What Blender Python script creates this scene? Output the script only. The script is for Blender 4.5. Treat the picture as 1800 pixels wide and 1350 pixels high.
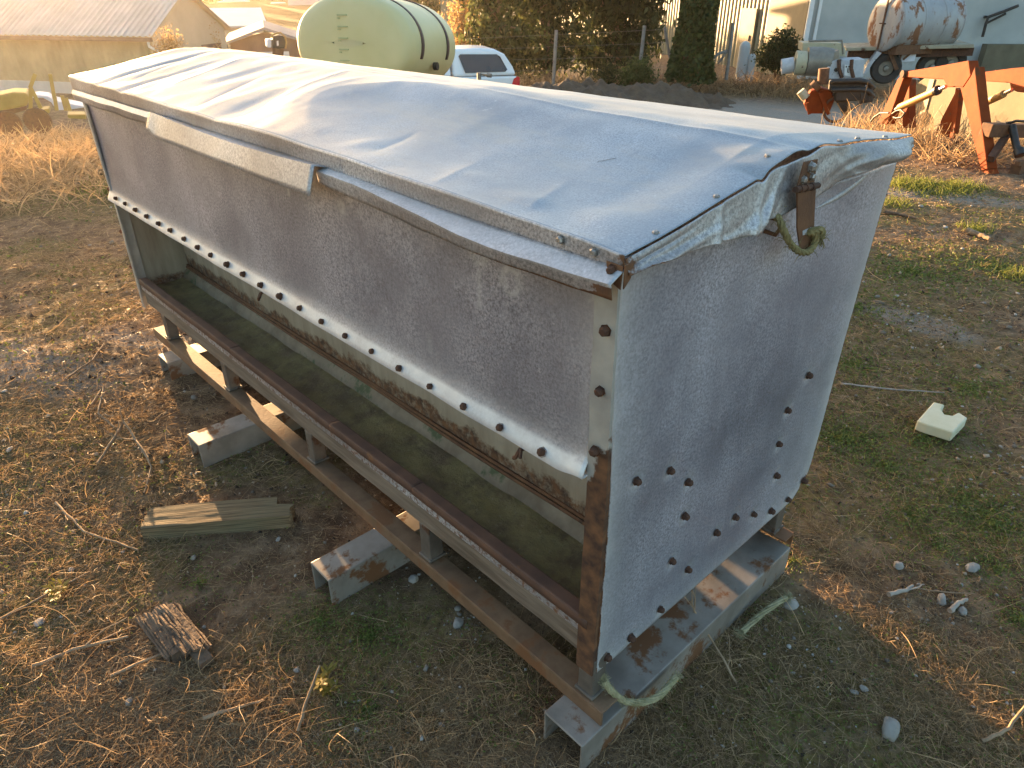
import bpy, math, random
import numpy as np
from mathutils import Vector, Matrix

random.seed(7)
rng = np.random.default_rng(7)
for _o in list(bpy.data.objects):
    bpy.data.objects.remove(_o)
sc = bpy.context.scene
col = sc.collection
R = math.radians

# ------------------------------------------------------------------ camera
S = 1.15                      # metres per surveying unit of the feeder
G = 0.21                      # feeder panel bottom above the ground (survey units)
CAM = np.array([-0.781, -0.599, 1.243 + G]) * S
YAW, PITCH, ROLL, FPX = R(42.893), R(29.362), R(-0.248), 1234.4
_F = np.array([math.sin(YAW) * math.cos(PITCH), math.cos(YAW) * math.cos(PITCH), -math.sin(PITCH)])
_r0 = np.array([math.cos(YAW), -math.sin(YAW), 0.0])
_u0 = np.cross(_r0, _F)
_r = _r0 * math.cos(ROLL) + _u0 * math.sin(ROLL)
_u = -_r0 * math.sin(ROLL) + _u0 * math.cos(ROLL)
cd = bpy.data.cameras.new('camera')
cam = bpy.data.objects.new('camera', cd)
col.objects.link(cam)
cam.matrix_world = Matrix(((_r[0], _u[0], -_F[0], CAM[0]), (_r[1], _u[1], -_F[1], CAM[1]), (_r[2], _u[2], -_F[2], CAM[2]), (0, 0, 0, 1)))
cd.sensor_width = 36
cd.lens = FPX / 1800 * 36
cd.clip_start, cd.clip_end = 0.02, 2000
sc.camera = cam

# ------------------------------------------------------------------ sky, sun, exposure
SUN_AZ, SUN_EL = R(10.5), R(3.4)
w = bpy.data.worlds.new('World')
sc.world = w
w.use_nodes = True
nt = w.node_tree
bg = nt.nodes['Background']
sky = nt.nodes.new('ShaderNodeTexSky')
sky.sky_type = 'NISHITA'
sky.sun_disc = False
sky.sun_elevation = SUN_EL
sky.sun_rotation = SUN_AZ
sky.air_density, sky.dust_density, sky.ozone_density = 1.0, 3.0, 1.5
nt.links.new(sky.outputs[0], bg.inputs[0])
bg.inputs[1].default_value = 0.15
sd = bpy.data.lights.new('sun', 'SUN')
sd.energy = 4.8
sd.angle = R(0.55)
sd.color = (1.0, 0.62, 0.30)
sun = bpy.data.objects.new('sun', sd)
col.objects.link(sun)
sdir = Vector((math.sin(SUN_AZ) * math.cos(SUN_EL), math.cos(SUN_AZ) * math.cos(SUN_EL), math.sin(SUN_EL)))
sun.rotation_euler = sdir.to_track_quat('Z', 'Y').to_euler()
sun.location = (0, 0, 20)
vs = sc.view_settings
vs.view_transform, vs.look = 'Standard', 'None'
vs.exposure, vs.gamma = 2.98, 1.0

# ------------------------------------------------------------------ helpers
def ray(px, py):
    d = _r * (px - 900) / FPX + _u * (675 - py) / FPX + _F
    return d / np.linalg.norm(d[:2])          # unit horizontal length
def at(px, py, d):                             # point on a sight line at a horizontal distance
    return CAM + ray(px, py) * d
def sstep(a, b, x):
    t = np.clip((x - a) / (b - a), 0, 1)
    return t * t * (3 - 2 * t)
def _hash(ix, iy, seed):
    h = (ix * 374761393 + iy * 668265263 + seed * 974634533) & 0xFFFFFFFF
    h = ((h ^ (h >> 13)) * 1274126177) & 0xFFFFFFFF
    return ((h ^ (h >> 16)) & 0xFFFF) / 65535.0
def vn(x, y, seed=0):                          # value noise 0..1
    x = np.asarray(x, float); y = np.asarray(y, float)
    ix = np.floor(x).astype(np.int64); iy = np.floor(y).astype(np.int64)
    fx = x - ix; fy = y - iy
    fx = fx * fx * (3 - 2 * fx); fy = fy * fy * (3 - 2 * fy)
    a = _hash(ix, iy, seed); b = _hash(ix + 1, iy, seed); c = _hash(ix, iy + 1, seed); d = _hash(ix + 1, iy + 1, seed)
    return (a * (1 - fx) + b * fx) * (1 - fy) + (c * (1 - fx) + d * fx) * fy
def fbm(x, y, oct=4, seed=0):
    s = 0; a = .5; t = 0
    for i in range(oct):
        s = s + a * vn(np.asarray(x) * 2 ** i + 17 * i, np.asarray(y) * 2 ** i + 31 * i, seed + i); t += a; a *= .5
    return s / t
def terr0(x, y):                               # large shape of the ground
    dx, dy = np.asarray(x, float) - CAM[0], np.asarray(y, float) - CAM[1]
    d = np.hypot(dx, dy); az = np.degrees(np.arctan2(dx, dy))
    wl = 1 - sstep(14, 34, az)
    z = -1.25 * sstep(9, 22, d) - .55 * sstep(12, 26, d) * wl
    z = z + 3.2 * sstep(55, 170, d) + 2.5 * sstep(170, 420, d)
    return z
def terr(x, y):
    x = np.asarray(x, float); y = np.asarray(y, float)
    d = np.hypot(x - CAM[0], y - CAM[1])
    amp = 1 - .6 * sstep(0, 1, 1 - np.clip(np.hypot((x - .5) / 1.2, (y - 1.5) / 2.2), 0, 1))
    z = terr0(x, y) + .05 * (fbm(x * .9, y * .9, 3, 3) - .5) * sstep(.6, 3, d) * amp
    near = 1 - sstep(12, 30, d)
    z = z + near * ((fbm(x * 5, y * 5, 3, 9) - .5) * .014 + (fbm(x * 16, y * 16, 2, 21) - .5) * .010 + (fbm(x * 45, y * 45, 2, 25) - .5) * .008) * amp
    return z - .002
def ag(px, py):                                # point where a sight line meets the ground
    d = ray(px, py); t = .4
    while t < 600:
        p = CAM + d * t
        if p[2] < terr0(p[0], p[1]): break
        t *= 1.005
    return np.array([p[0], p[1], float(terr0(p[0], p[1]))])
def pv(px, py, p0, azdeg):                     # sight line meets the upright plane through p0 running towards an azimuth
    n = np.array([math.cos(R(azdeg)), -math.sin(R(azdeg)), 0])
    d = ray(px, py); t = (np.asarray(p0) - CAM) @ n / (d @ n)
    return CAM + d * t
def hz(px, py, z):                             # sight line meets a level plane
    d = ray(px, py); return CAM + d * ((z - CAM[2]) / d[2])

class MB:
    def __init__(s): s.v = []; s.f = []
    def add(s, vs, fs):
        o = len(s.v); s.v += [tuple(float(c) for c in p) for p in vs]; s.f += [tuple(i + o for i in f) for f in fs]; return s
    def box(s, a, b):
        x0, y0, z0 = a; x1, y1, z1 = b
        return s.add([(x0, y0, z0), (x1, y0, z0), (x1, y1, z0), (x0, y1, z0), (x0, y0, z1), (x1, y0, z1), (x1, y1, z1), (x0, y1, z1)],
                     [(0, 3, 2, 1), (4, 5, 6, 7), (0, 1, 5, 4), (1, 2, 6, 5), (2, 3, 7, 6), (3, 0, 4, 7)])
    def bar(s, a, b, wd, ht, up=(0, 0, 1)):
        a = Vector(a); b = Vector(b); d = (b - a).normalized(); u = Vector(up)
        sd_ = d.cross(u)
        if sd_.length < 1e-4: sd_ = d.cross(Vector((1, 0, 0)))
        sd_.normalize(); u = sd_.cross(d)
        q = []
        for p in (a, b):
            for i, j in ((-1, -1), (1, -1), (1, 1), (-1, 1)): q.append(p + sd_ * (i * wd / 2) + u * (j * ht / 2))
        return s.add(q, [(0, 1, 2, 3), (7, 6, 5, 4), (0, 4, 5, 1), (1, 5, 6, 2), (2, 6, 7, 3), (3, 7, 4, 0)])
    def tube(s, pts, r, n=8, cap=True):
        pts = [Vector(p) for p in pts]; m = len(pts)
        rs = r if hasattr(r, '__len__') else [r] * m
        vs = []; u = None
        for i, p in enumerate(pts):
            d = (pts[min(i + 1, m - 1)] - pts[max(i - 1, 0)]).normalized()
            if u is None:
                u = d.orthogonal().normalized()
            else:
                u = (u - d * u.dot(d)); u = u.normalized() if u.length > 1e-6 else d.orthogonal().normalized()
            v = d.cross(u)
            for k in range(n):
                a = 2 * math.pi * k / n
                vs.append(p + (u * math.cos(a) + v * math.sin(a)) * rs[i])
        fs = [(i * n + k, i * n + (k + 1) % n, (i + 1) * n + (k + 1) % n, (i + 1) * n + k) for i in range(m - 1) for k in range(n)]
        if cap: fs += [tuple(range(n - 1, -1, -1)), tuple((m - 1) * n + k for k in range(n))]
        return s.add(vs, fs)
    def prism(s, poly, off):                   # polygon of 3d points swept by an offset vector
        n = len(poly); off = np.asarray(off)
        vs = [np.asarray(p) for p in poly] + [np.asarray(p) + off for p in poly]
        return s.add(vs, [tuple(range(n - 1, -1, -1)), tuple(range(n, 2 * n))] + [(i, (i + 1) % n, n + (i + 1) % n, n + i) for i in range(n)])
    def grid(s, P):                            # P[i][j] points
        P = np.asarray(P); a, b = P.shape[:2]
        return s.add(P.reshape(-1, 3), [(i * b + j, i * b + j + 1, (i + 1) * b + j + 1, (i + 1) * b + j) for i in range(a - 1) for j in range(b - 1)])
    def loft(s, rings, cap=True):              # closed rings with equal counts
        n = len(rings[0]); vs = [p for r in rings for p in r]
        fs = [(i * n + k, i * n + (k + 1) % n, (i + 1) * n + (k + 1) % n, (i + 1) * n + k) for i in range(len(rings) - 1) for k in range(n)]
        if cap: fs += [tuple(range(n - 1, -1, -1)), tuple((len(rings) - 1) * n + k for k in range(n))]
        return s.add(vs, fs)
    def mesh(s, name, org=(0, 0, 0), scale=1.0, smooth=None):
        me = bpy.data.meshes.new(name)
        o = np.asarray(org)
        me.from_pydata([tuple(np.asarray(p) * scale - o) for p in s.v], [], s.f)
        import bmesh
        bm = bmesh.new(); bm.from_mesh(me); bmesh.ops.recalc_face_normals(bm, faces=bm.faces); bm.to_mesh(me); bm.free()
        if smooth is not None:
            me.polygons.foreach_set('use_smooth', [True] * len(me.polygons))
            try: me.set_sharp_from_angle(angle=R(smooth))
            except Exception: pass
        return me
    def build(s, name, m, parent=None, org=None, scale=1.0, smooth=None, bevel=0, solid=0):
        if org is None: org = ORG.get(parent.name, (0, 0, 0)) if parent else (0, 0, 0)
        o = bpy.data.objects.new(name, s.mesh(name, org, scale, smooth))
        col.objects.link(o)
        if parent: o.parent = parent
        else: o.location = org
        ORG[o.name] = tuple(org)
        o.data.materials.append(m)
        if solid:
            md = o.modifiers.new('thick', 'SOLIDIFY'); md.thickness = solid; md.offset = 0
        if bevel:
            md = o.modifiers.new('edge', 'BEVEL'); md.width = bevel; md.segments = 2; md.limit_method = 'ANGLE'; md.angle_limit = R(40)
        return o
ORG = {}
def tag(o, label=None, cat=None, group=None, kind=None):
    if label: o['label'] = label
    if cat: o['category'] = cat
    if group: o['group'] = group
    if kind: o['kind'] = kind
    return o
def thing(name, label, cat, loc, group=None):
    o = bpy.data.objects.new(name, None); col.objects.link(o); o.location = tuple(float(c) for c in loc)
    o.empty_display_size = .1
    ORG[o.name] = tuple(float(c) for c in loc)
    return tag(o, label, cat, group)
def inst(name, me, m, parent, pos, rot=None, scale=None):   # small alike part that shares mesh data
    o = bpy.data.objects.new(name, me); col.objects.link(o); o.parent = parent
    o.location = tuple(np.asarray(pos) - np.asarray(ORG[parent.name]))
    if rot is not None: o.rotation_euler = rot
    if scale is not None: o.scale = scale
    if not me.materials: me.materials.append(m)
    ORG[o.name] = ORG[parent.name]
    return o
def npmesh(name, V, F, m, parent=None, org=(0, 0, 0), attrs=None, smooth=False, kind=None):
    V = np.asarray(V, np.float32) - np.asarray(org, np.float32); F = np.asarray(F, np.int32); k = F.shape[1]
    me = bpy.data.meshes.new(name)
    me.vertices.add(len(V)); me.vertices.foreach_set('co', V.ravel())
    me.loops.add(F.size); me.loops.foreach_set('vertex_index', F.ravel())
    me.polygons.add(len(F)); me.polygons.foreach_set('loop_start', np.arange(0, F.size, k, dtype=np.int32))
    try: me.polygons.foreach_set('loop_total', np.full(len(F), k, np.int32))
    except Exception: pass
    if smooth: me.polygons.foreach_set('use_smooth', np.ones(len(F), bool))
    me.update(calc_edges=True); me.validate()
    for an, av in (attrs or {}).items():
        a = me.attributes.new(an, 'FLOAT', 'POINT'); a.data.foreach_set('value', np.asarray(av, np.float32))
    me.materials.append(m)
    o = bpy.data.objects.new(name, me); col.objects.link(o)
    if parent: o.parent = parent
    else: o.location = tuple(float(c) for c in org)
    ORG[o.name] = tuple(float(c) for c in org)
    if kind: o['kind'] = kind
    return o

# ------------------------------------------------------------------ materials
class NT:
    def __init__(s, name):
        s.m = bpy.data.materials.new(name); s.m.use_nodes = True; s.t = s.m.node_tree
        s.b = s.t.nodes['Principled BSDF']; s.co = s.t.nodes.new('ShaderNodeTexCoord')
    def n(s, ty, **kw):
        x = s.t.nodes.new(ty)
        for k, v in kw.items(): setattr(x, k, v)
        return x
    def l(s, a, b): s.t.links.new(a, b)
    def noise(s, scale, detail=5, rough=.55, stretch=None, dist=0, src='Object'):
        x = s.n('ShaderNodeTexNoise'); x.inputs['Scale'].default_value = scale; x.inputs['Detail'].default_value = detail
        x.inputs['Roughness'].default_value = rough; x.inputs['Distortion'].default_value = dist
        o = s.co.outputs[src]
        if stretch:
            mp = s.n('ShaderNodeMapping'); mp.inputs['Scale'].default_value = stretch; s.l(o, mp.inputs[0]); o = mp.outputs[0]
        s.l(o, x.inputs['Vector']); return x.outputs['Fac']
    def ramp(s, fac, stops):
        x = s.n('ShaderNodeValToRGB'); e = x.color_ramp.elements
        while len(e) < len(stops): e.new(.5)
        for i, (p, c) in enumerate(stops):
            e[i].position = p; e[i].color = (*c, 1) if hasattr(c, '__len__') else (c, c, c, 1)
        s.l(fac, x.inputs[0]); return x.outputs[0]
    def mix(s, fac, a, b):
        x = s.n('ShaderNodeMix', data_type='RGBA')
        for v, i in ((fac, 0), (a, 6), (b, 7)):
            if hasattr(v, 'is_linked') or hasattr(v, 'links'): s.l(v, x.inputs[i])
            else: x.inputs[i].default_value = (*v, 1) if hasattr(v, '__len__') else v
        return x.outputs[2]
    def math(s, op, a, b=0.0):
        x = s.n('ShaderNodeMath', operation=op)
        for i, v in enumerate((a, b)):
            if hasattr(v, 'links'): s.l(v, x.inputs[i])
            else: x.inputs[i].default_value = v
        return x.outputs[0]
    def axis(s, i, src='Object'):
        x = s.n('ShaderNodeSeparateXYZ'); s.l(s.co.outputs[src], x.inputs[0]); return x.outputs[i]
    def attr(s, name):
        x = s.n('ShaderNodeAttribute', attribute_name=name); return x.outputs['Fac']
    def bump(s, h, strength=.3, dist=.01):
        x = s.n('ShaderNodeBump'); x.inputs['Strength'].default_value = strength; x.inputs['Distance'].default_value = dist
        s.l(h, x.inputs['Height']); s.l(x.outputs[0], s.b.inputs['Normal'])
    def done(s, color, rough=.6, metal=0.0, spec=None):
        for v, k in ((color, 'Base Color'), (rough, 'Roughness'), (metal, 'Metallic')):
            if hasattr(v, 'links'): s.l(v, s.b.inputs[k])
            else: s.b.inputs[k].default_value = (*v, 1) if hasattr(v, '__len__') else v
        if spec is not None: s.b.inputs['Specular IOR Level'].default_value = spec
        return s.m
def mat(name, c1, c2=None, scale=6, rough=.6, metal=0.0, bump=0, bscale=40, bd=.004, stretch=None, lo=.35, hi=.65, c3=None, s3=3, t3=.58, spec=None, r3=None):
    k = NT(name); c2 = c2 or tuple(min(1, v * 1.25) for v in c1)
    c = k.ramp(k.noise(scale, 6, .6, stretch), [(lo, c1), (hi, c2)])
    rg = rough
    if c3:
        f = k.ramp(k.noise(s3, 8, .65, stretch), [(t3, 0.0), (t3 + .06, 1.0)])
        c = k.mix(f, c, c3)
        if r3: rg = k.ramp(f, [(0, rough), (1, r3)])
    if bump: k.bump(k.noise(bscale, 6, .6, stretch), bump, bd)
    return k.done(c, rg, metal, spec)
RUST, RUST2, RUSTD = (.095, .042, .021), (.165, .075, .032), (.045, .022, .014)

def galv(name, base, dark, light, rough=.48, metal=.5, grain=150, warm=None, bump=.25, edge=False, gr=1.0):
    k = NT(name)
    big = k.noise(2.2, 5, .6)
    c = k.ramp(big, [(.3, dark), (.5, base), (.72, light)])
    g = k.ramp(k.noise(grain, 3, .8), [(.34, .45), (.66, 1.6)])
    x = k.n('ShaderNodeMix', data_type='RGBA', blend_type='MULTIPLY'); k.l(k.ramp(k.noise(4.5, 4, .6), [(.35, gr * .35), (.65, gr)]), x.inputs[0])
    k.l(c, x.inputs[6]); k.l(g, x.inputs[7]); c = x.outputs[2]
    streak = k.ramp(k.noise(9, 4, .65, (4, 4, .3)), [(.54, 0.0), (.76, .28)])
    c = k.mix(streak, c, light)
    c = k.mix(k.ramp(k.noise(7, 4, .7, (5, 5, .25)), [(.58, 0.0), (.74, .25)]), c, tuple(v * .7 for v in dark))
    c = k.mix(k.ramp(k.noise(34, 3, .8), [(.66, 0.0), (.72, .5)]), c, tuple(min(.8, v * 1.35) for v in light))
    if warm: c = k.mix(k.ramp(k.noise(5, 5, .7, (1, .35, 1)), [(.50, 0.0), (.72, .6)]), c, warm)
    if edge:
        e = k.attr('edge')
        c = k.mix(k.math('MULTIPLY', e, k.ramp(k.noise(14, 5, .6), [(.25, .45), (.7, 1.0)])), c, (.66, .68, .70))
        rs = k.ramp(k.math('ADD', k.attr('rust'), k.math('MULTIPLY', k.math('SUBTRACT', k.noise(60, 6, .7), .5), .7)), [(.48, 0.0), (.58, 1.0)])
        c = k.mix(rs, c, k.ramp(k.noise(30, 5), [(.35, RUST), (.65, RUST2)]))
        mt = k.ramp(rs, [(0, metal), (1, 0.0)]); rg = k.ramp(rs, [(0, rough), (1, .85)])
    else: mt, rg = metal, rough
    k.bump(k.noise(grain * .7, 4, .6), bump, .0012)
    return k.done(c, rg, mt)
M = {}
M['zinc_end'] = galv('zinc_end', (.32, .318, .375), (.18, .178, .215), (.50, .505, .575), edge=True)
M['zinc_front'] = galv('zinc_front', (.31, .311, .355), (.205, .204, .238), (.44, .438, .49), edge=True)
M['zinc_roof'] = galv('zinc_roof', (.275, .322, .37), (.22, .26, .305), (.36, .405, .45), rough=.50, metal=.45, bump=.10, grain=260, gr=.6, warm=(.40, .385, .34))
M['zinc_trim'] = galv('zinc_trim', (.33, .31, .31), (.22, .20, .19), (.46, .46, .47), edge=True)
def dirty_plate():
    k = NT('inner_plate')
    c = k.ramp(k.noise(5, 5, .65, (3, 3, .5)), [(.3, (.20, .155, .105)), (.7, (.35, .295, .22))])
    c = k.mix(k.math('MULTIPLY', k.attr('edge'), .8), c, (.36, .33, .28))
    f = k.ramp(k.math('ADD', k.attr('rust'), k.math('MULTIPLY', k.math('SUBTRACT', k.noise(42, 5, .75), .5), 1.0)), [(.46, 0.0), (.72, 1.0)])
    c = k.mix(f, c, k.ramp(k.noise(30, 5), [(.35, RUSTD), (.65, RUST2)]))
    k.bump(k.noise(70, 4, .6), .4, .002); return k.done(c, .8, 0.0)
M['zinc_dirty'] = dirty_plate() if True else galv('zinc_dirty', (.23, .185, .135), (.16, .12, .08), (.33, .29, .24), rough=.75, metal=.05, edge=True)
M['rust'] = mat('rust', RUST, RUST2, 18, .85, 0, .5, 120, .002, c3=RUSTD, s3=9, t3=.6)
M['rust_dark'] = mat('rust_dark', RUSTD, (.11, .045, .022), 25, .85, 0, .5, 160, .002)
M['rust_lip'] = mat('rust_lip', (.075, .038, .026), (.125, .062, .038), 12, .8, 0, .3, 120, .001, c3=RUST2, s3=7, t3=.62)
def rustpost():
    k = NT('rusty_post')
    f = k.math('ADD', k.axis(2), k.math('MULTIPLY', k.math('SUBTRACT', k.noise(14, 6, .65), .5), .30))
    f = k.math('ADD', f, k.math('MULTIPLY', k.axis(1), 2.2))
    msk = k.ramp(f, [(.90, 1.0), (.925, 0.0)])
    c = k.mix(msk, k.ramp(k.noise(12, 5), [(.35, (.33, .32, .30)), (.65, (.45, .44, .40))]), k.ramp(k.noise(25, 6), [(.35, RUSTD), (.65, RUST2)]))
    k.bump(k.noise(90, 5), .4, .002)
    return k.done(c, k.ramp(msk, [(0, .5), (1, .85)]), k.ramp(msk, [(0, .3), (1, 0.0)]))
M['post'] = rustpost()
M['galv_skid'] = mat('galv_skid', (.20, .175, .15), (.31, .28, .245), 9, .55, .25, .2, 90, .001, c3=RUST2, s3=8, t3=.53, r3=.85)
M['rail'] = mat('rail', (.125, .070, .038), (.205, .125, .07), 14, .7, .1, .4, 100, .002, c3=RUST2, s3=7, t3=.53)
M['leg'] = mat('leg', (.105, .088, .072), (.18, .155, .13), 14, .55, .35, .3, 90, .001, c3=RUST, s3=10, t3=.56)
M['grey_wood'] = mat('grey_wood', (.11, .080, .055), (.20, .155, .115), 7, .85, 0, .6, 30, .004, stretch=(8, .6, 8), c3=(.09, .065, .045), s3=6, t3=.62)
def troughmat():
    k = NT('trough_bed')
    c = k.ramp(k.noise(7, 7, .65), [(.3, (.12, .084, .045)), (.5, (.175, .14, .058)), (.7, (.235, .195, .08))])
    c = k.mix(k.ramp(k.noise(11, 5, .7), [(.48, 0.0), (.62, .75)]), c, (.085, .058, .034))
    c = k.mix(k.ramp(k.noise(60, 4, .7), [(.60, 0.0), (.70, .7)]), c, (.24, .20, .13))
    k.bump(k.noise(55, 5, .7), .9, .006)
    return k.done(c, k.ramp(k.noise(5, 4), [(.35, .35), (.6, .8)]), 0.0)
M['trough_bed'] = troughmat()
M['step'] = mat('trough_step', (.16, .115, .072), (.27, .21, .14), 10, .75, .1, .3, 80, .002, c3=(.07, .085, .035), s3=5, t3=.55)

# ------------------------------------------------------------------ the ground
def axisvals(lo, hi, c0, c1, h, far):
    v = list(np.arange(c0, c1, h)); s = h; x = c1
    a = []
    while x < hi: a.append(x); s *= far; x += s
    a.append(hi); b = []; s = h; x = c0 - h
    while x > lo: b.append(x); s *= far; x -= s
    b.append(lo)
    return np.array(b[::-1] + v + a)
gx = axisvals(-450, 600, -1.9, 4.2, .022, 1.06)
gy = axisvals(-120, 650, -1.1, 5.2, .022, 1.06)
X, Y = np.meshgrid(gx, gy, indexing='ij')
Z = terr(X, Y)
dcam = np.hypot(X - CAM[0], Y - CAM[1]); azc = np.degrees(np.arctan2(X - CAM[0], Y - CAM[1]))
# sandy ground: bald patch right of the feeder, the gravel drive behind, a bare strip on the left
def blob(px, py, rx, ry, ang=0, soft=.5):
    p = ag(px, py); dx, dy = X - p[0], Y - p[1]; a = R(ang)
    u = dx * math.sin(a) + dy * math.cos(a); v = dx * math.cos(a) - dy * math.sin(a)
    return 1 - sstep(1 - soft, 1 + soft, np.hypot(u / rx, v / ry) + .7 * (fbm(X * 3, Y * 3, 3, 5) - .5))
sand = np.maximum.reduce([blob(1610, 566, .34, .12, 179) * .75, .8 * blob(40, 640, .7, .2, 158), .6 * blob(250, 600, .35, .1, 150),
                          .7 * blob(1640, 345, .9, .2, 165), .8 * blob(10, 285, 1.5, .6, 105)])
road = sstep(14.5, 16.5, dcam + 2 * (fbm(X * .5, Y * .5, 2, 8) - .5)) * (1 - sstep(22, 24.5, dcam)) * sstep(48, 52, azc)
road = np.maximum(road, sstep(26, 40, dcam) * 0)
sand = np.maximum(sand, .9 * road)
moss = sstep(.42, .62, fbm(X * 1.3, Y * 1.3, 4, 40)) * (1 - .5 * sstep(10, 20, dcam))
for px, py, rx, ry, an in ((1480, 770, .35, .2, 160), (1740, 920, .35, .25, 170), (1620, 335, 1.1, .35, 165), (620, 1130, .35, .2, 120), (640, 1230, .25, .2, 0), (1650, 480, 1.0, .5, 165), (1500, 660, .5, .4, 165), (170, 330, 1.2, .5, 105), (1650, 850, .6, .5, 165), (1700, 640, .8, .5, 165)):
    moss = np.maximum(moss, .85 * blob(px, py, rx, ry, an))
moss *= 1 - sand
lawn = sstep(40, 50, dcam) * (1 - sstep(8, 10, np.abs(azc - 26)) * .4)
k = NT('ground')
n1 = k.noise(7.0, 7, .72)
c = k.ramp(n1, [(.32, (.065, .038, .022)), (.5, (.19, .12, .072)), (.68, (.38, .265, .165))])
mo = k.math('MULTIPLY', k.attr('moss'), k.ramp(k.noise(26, 6, .7), [(.38, 0.15), (.6, 1.0)]))
c = k.mix(mo, c, k.ramp(k.noise(45, 5), [(.35, (.075, .062, .018)), (.55, (.19, .152, .046)), (.75, (.32, .235, .08))]))
c = k.mix(k.ramp(k.noise(11, 6, .7), [(.58, 0.0), (.7, .6)]), c, (.20, .155, .10))
sa = k.math('MULTIPLY', k.attr('sand'), k.ramp(k.noise(20, 6, .7), [(.25, .55), (.55, 1.0)]))
c = k.mix(sa, c, k.ramp(k.noise(60, 5), [(.3, (.25, .222, .185)), (.7, (.38, .35, .305))]))
c = k.mix(k.attr('lawn'), c, k.ramp(k.noise(.25, 4), [(.35, (.032, .034, .010)), (.65, (.055, .048, .018))]))
k.bump(k.noise(95, 4, .75), 1.0, .016)
M['ground'] = k.done(c, .95, 0.0, .2)
nx, ny = X.shape
idx = np.arange(nx * ny).reshape(nx, ny)
Fq = np.stack([idx[:-1, :-1], idx[1:, :-1], idx[1:, 1:], idx[:-1, 1:]], -1).reshape(-1, 4)
npmesh('ground', np.stack([X, Y, Z], -1).reshape(-1, 3), Fq, M['ground'], attrs={'sand': sand.ravel(), 'moss': moss.ravel(), 'lawn': lawn.ravel()}, smooth=True, kind='structure')

# ------------------------------------------------------------------ the feeder
L, W = 2.70, 0.94
def fz(p): return (p[0], p[1], p[2] + G)       # survey coordinates to height above ground
class FB(MB):                                  # mesh builder in survey units
    def build(s, name, m, parent=None, **kw):
        s.v = [(p[0] * S, p[1] * S, (p[2] + G) * S) for p in s.v]
        return MB.build(s, name, m, parent, **kw)
feeder = thing('livestock_feeder', 'long galvanised steel hopper feeder with dented lid and rusty trough', 'feeder', (0, 0, 0))
def wp(x, y, z): return (x * S, y * S, (z + G) * S)

def hexbolt(rad, h):
    b = MB(); r1 = [(rad * math.cos(a), rad * math.sin(a), 0) for a in np.arange(6) * math.pi / 3]
    r2 = [(p[0] * .98, p[1] * .98, h * .7) for p in r1]; r3 = [(p[0] * .62, p[1] * .62, h) for p in r1]
    r0 = [(p[0] * 1.25, p[1] * 1.25, -.002) for p in r1]; r01 = [(p[0] * 1.25, p[1] * 1.25, .0012) for p in r1]
    b.loft([r0, r01, r1, r2, r3]); return b.mesh('bolt', smooth=25)
BOLT = hexbolt(.0080 * S, .0105 * S)
SCREW = hexbolt(.0062 * S, .007 * S)
M['screw'] = mat('screw', (.25, .23, .21), (.45, .43, .40), 200, .45, .7, c3=RUST, s3=150, t3=.58)
def facing(n): return Vector(n).to_track_quat('Z', 'Y').to_euler()
def bolt(parent, p, n, roll=None, me=BOLT, m=None, nm='bolt'):
    q = Vector(n).to_track_quat('Z', 'Y') @ Matrix.Rotation(random.random() * 3, 4, 'Z').to_quaternion()
    s = random.uniform(.88, 1.1)
    return inst(nm, me, m or M['rust_dark'], parent, wp(*p), q.to_euler(), (s, s, s))

# -- end panels: a sheet over the outline of the hopper end
EB = [(.085, .46), (.193, .429), (.266, .363), (.273, .27), (.508, .132), (.607, .084), (.71, .036), (.805, .022), (.885, .045), (.427, .132), (.248, .159), (.322, .085), (.228, .027), (.124, .018), (.044, .023), (.694, .16), (.666, .27), (.673, .364), (.75, .43)]
def xr(z): return np.interp(z, [0, .05, .92], [.835, .905, .955])
def xl(z): return np.interp(z, [0, .1, .45, .62, .9], [.012, .012, .014, .004, -.004])
def endpanel(name, y, dimples):
    nz, nxx = 116, 116
    zz = np.linspace(0, .905, nz)[:, None] * np.ones((1, nxx)); t = np.linspace(0, 1, nxx)[None, :]
    a, b = xl(zz), xr(zz)
    jag = .004 * (fbm(zz * 28, zz * 0, 3, 4) - .5)
    xx = a + jag * (1 - t) + (b - a) * t
    yy = np.full_like(xx, y) + .010 * (fbm(xx * 2.2, zz * 2.2, 3, 12) - .5)
    edge = np.exp(-(xx - a) / .045) * .85 + np.exp(-(b - xx) / .04) * .9 + np.exp(-zz / .025) * .6
    edge += .26 * sstep(.5, .95, xx) * sstep(.95, .35, zz)
    rust = .62 * np.exp(-(b - xx) / .006) + .62 * np.exp(-(xx - a) / .004) * sstep(.65, .3, zz)
    if dimples:
        for bx, bz in EB:
            r = np.hypot(xx - bx, zz - bz)
            yy += .007 * np.exp(-(r / .016) ** 2)
            edge += .55 * np.exp(-(r / .020) ** 2); rust = np.maximum(rust, .62 * np.exp(-(r / .011) ** 2))
            dz = bz - zz; run = np.exp(-((xx - bx) / .0045) ** 2) * np.exp(-np.maximum(dz, 0) / .035) * (dz > 0)
            rust = np.maximum(rust, (.36 + .12 * vn(bx * 90, bz * 70, 3)) * run)
        yy = yy - .012 * sstep(.80, .9, zz) * np.sin(xx * 9) * .4
    else:
        rust = np.maximum(rust, .66 * sstep(.15, .10, zz + .03 * (xx - .1)))
    P = np.stack([xx, yy, zz], -1)
    o = FB(); o.grid(P); ob = o.build(name, M['zinc_end'], feeder, smooth=60)
    for an, av in (('edge', np.clip(edge, 0, 1)), ('rust', np.clip(rust, 0, 1))):
        at_ = ob.data.attributes.new(an, 'FLOAT', 'POINT'); at_.data.foreach_set('value', av.ravel().astype(np.float32))
    md = ob.modifiers.new('thick', 'SOLIDIFY'); md.thickness = .0025; md.offset = 0
    return ob
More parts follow.
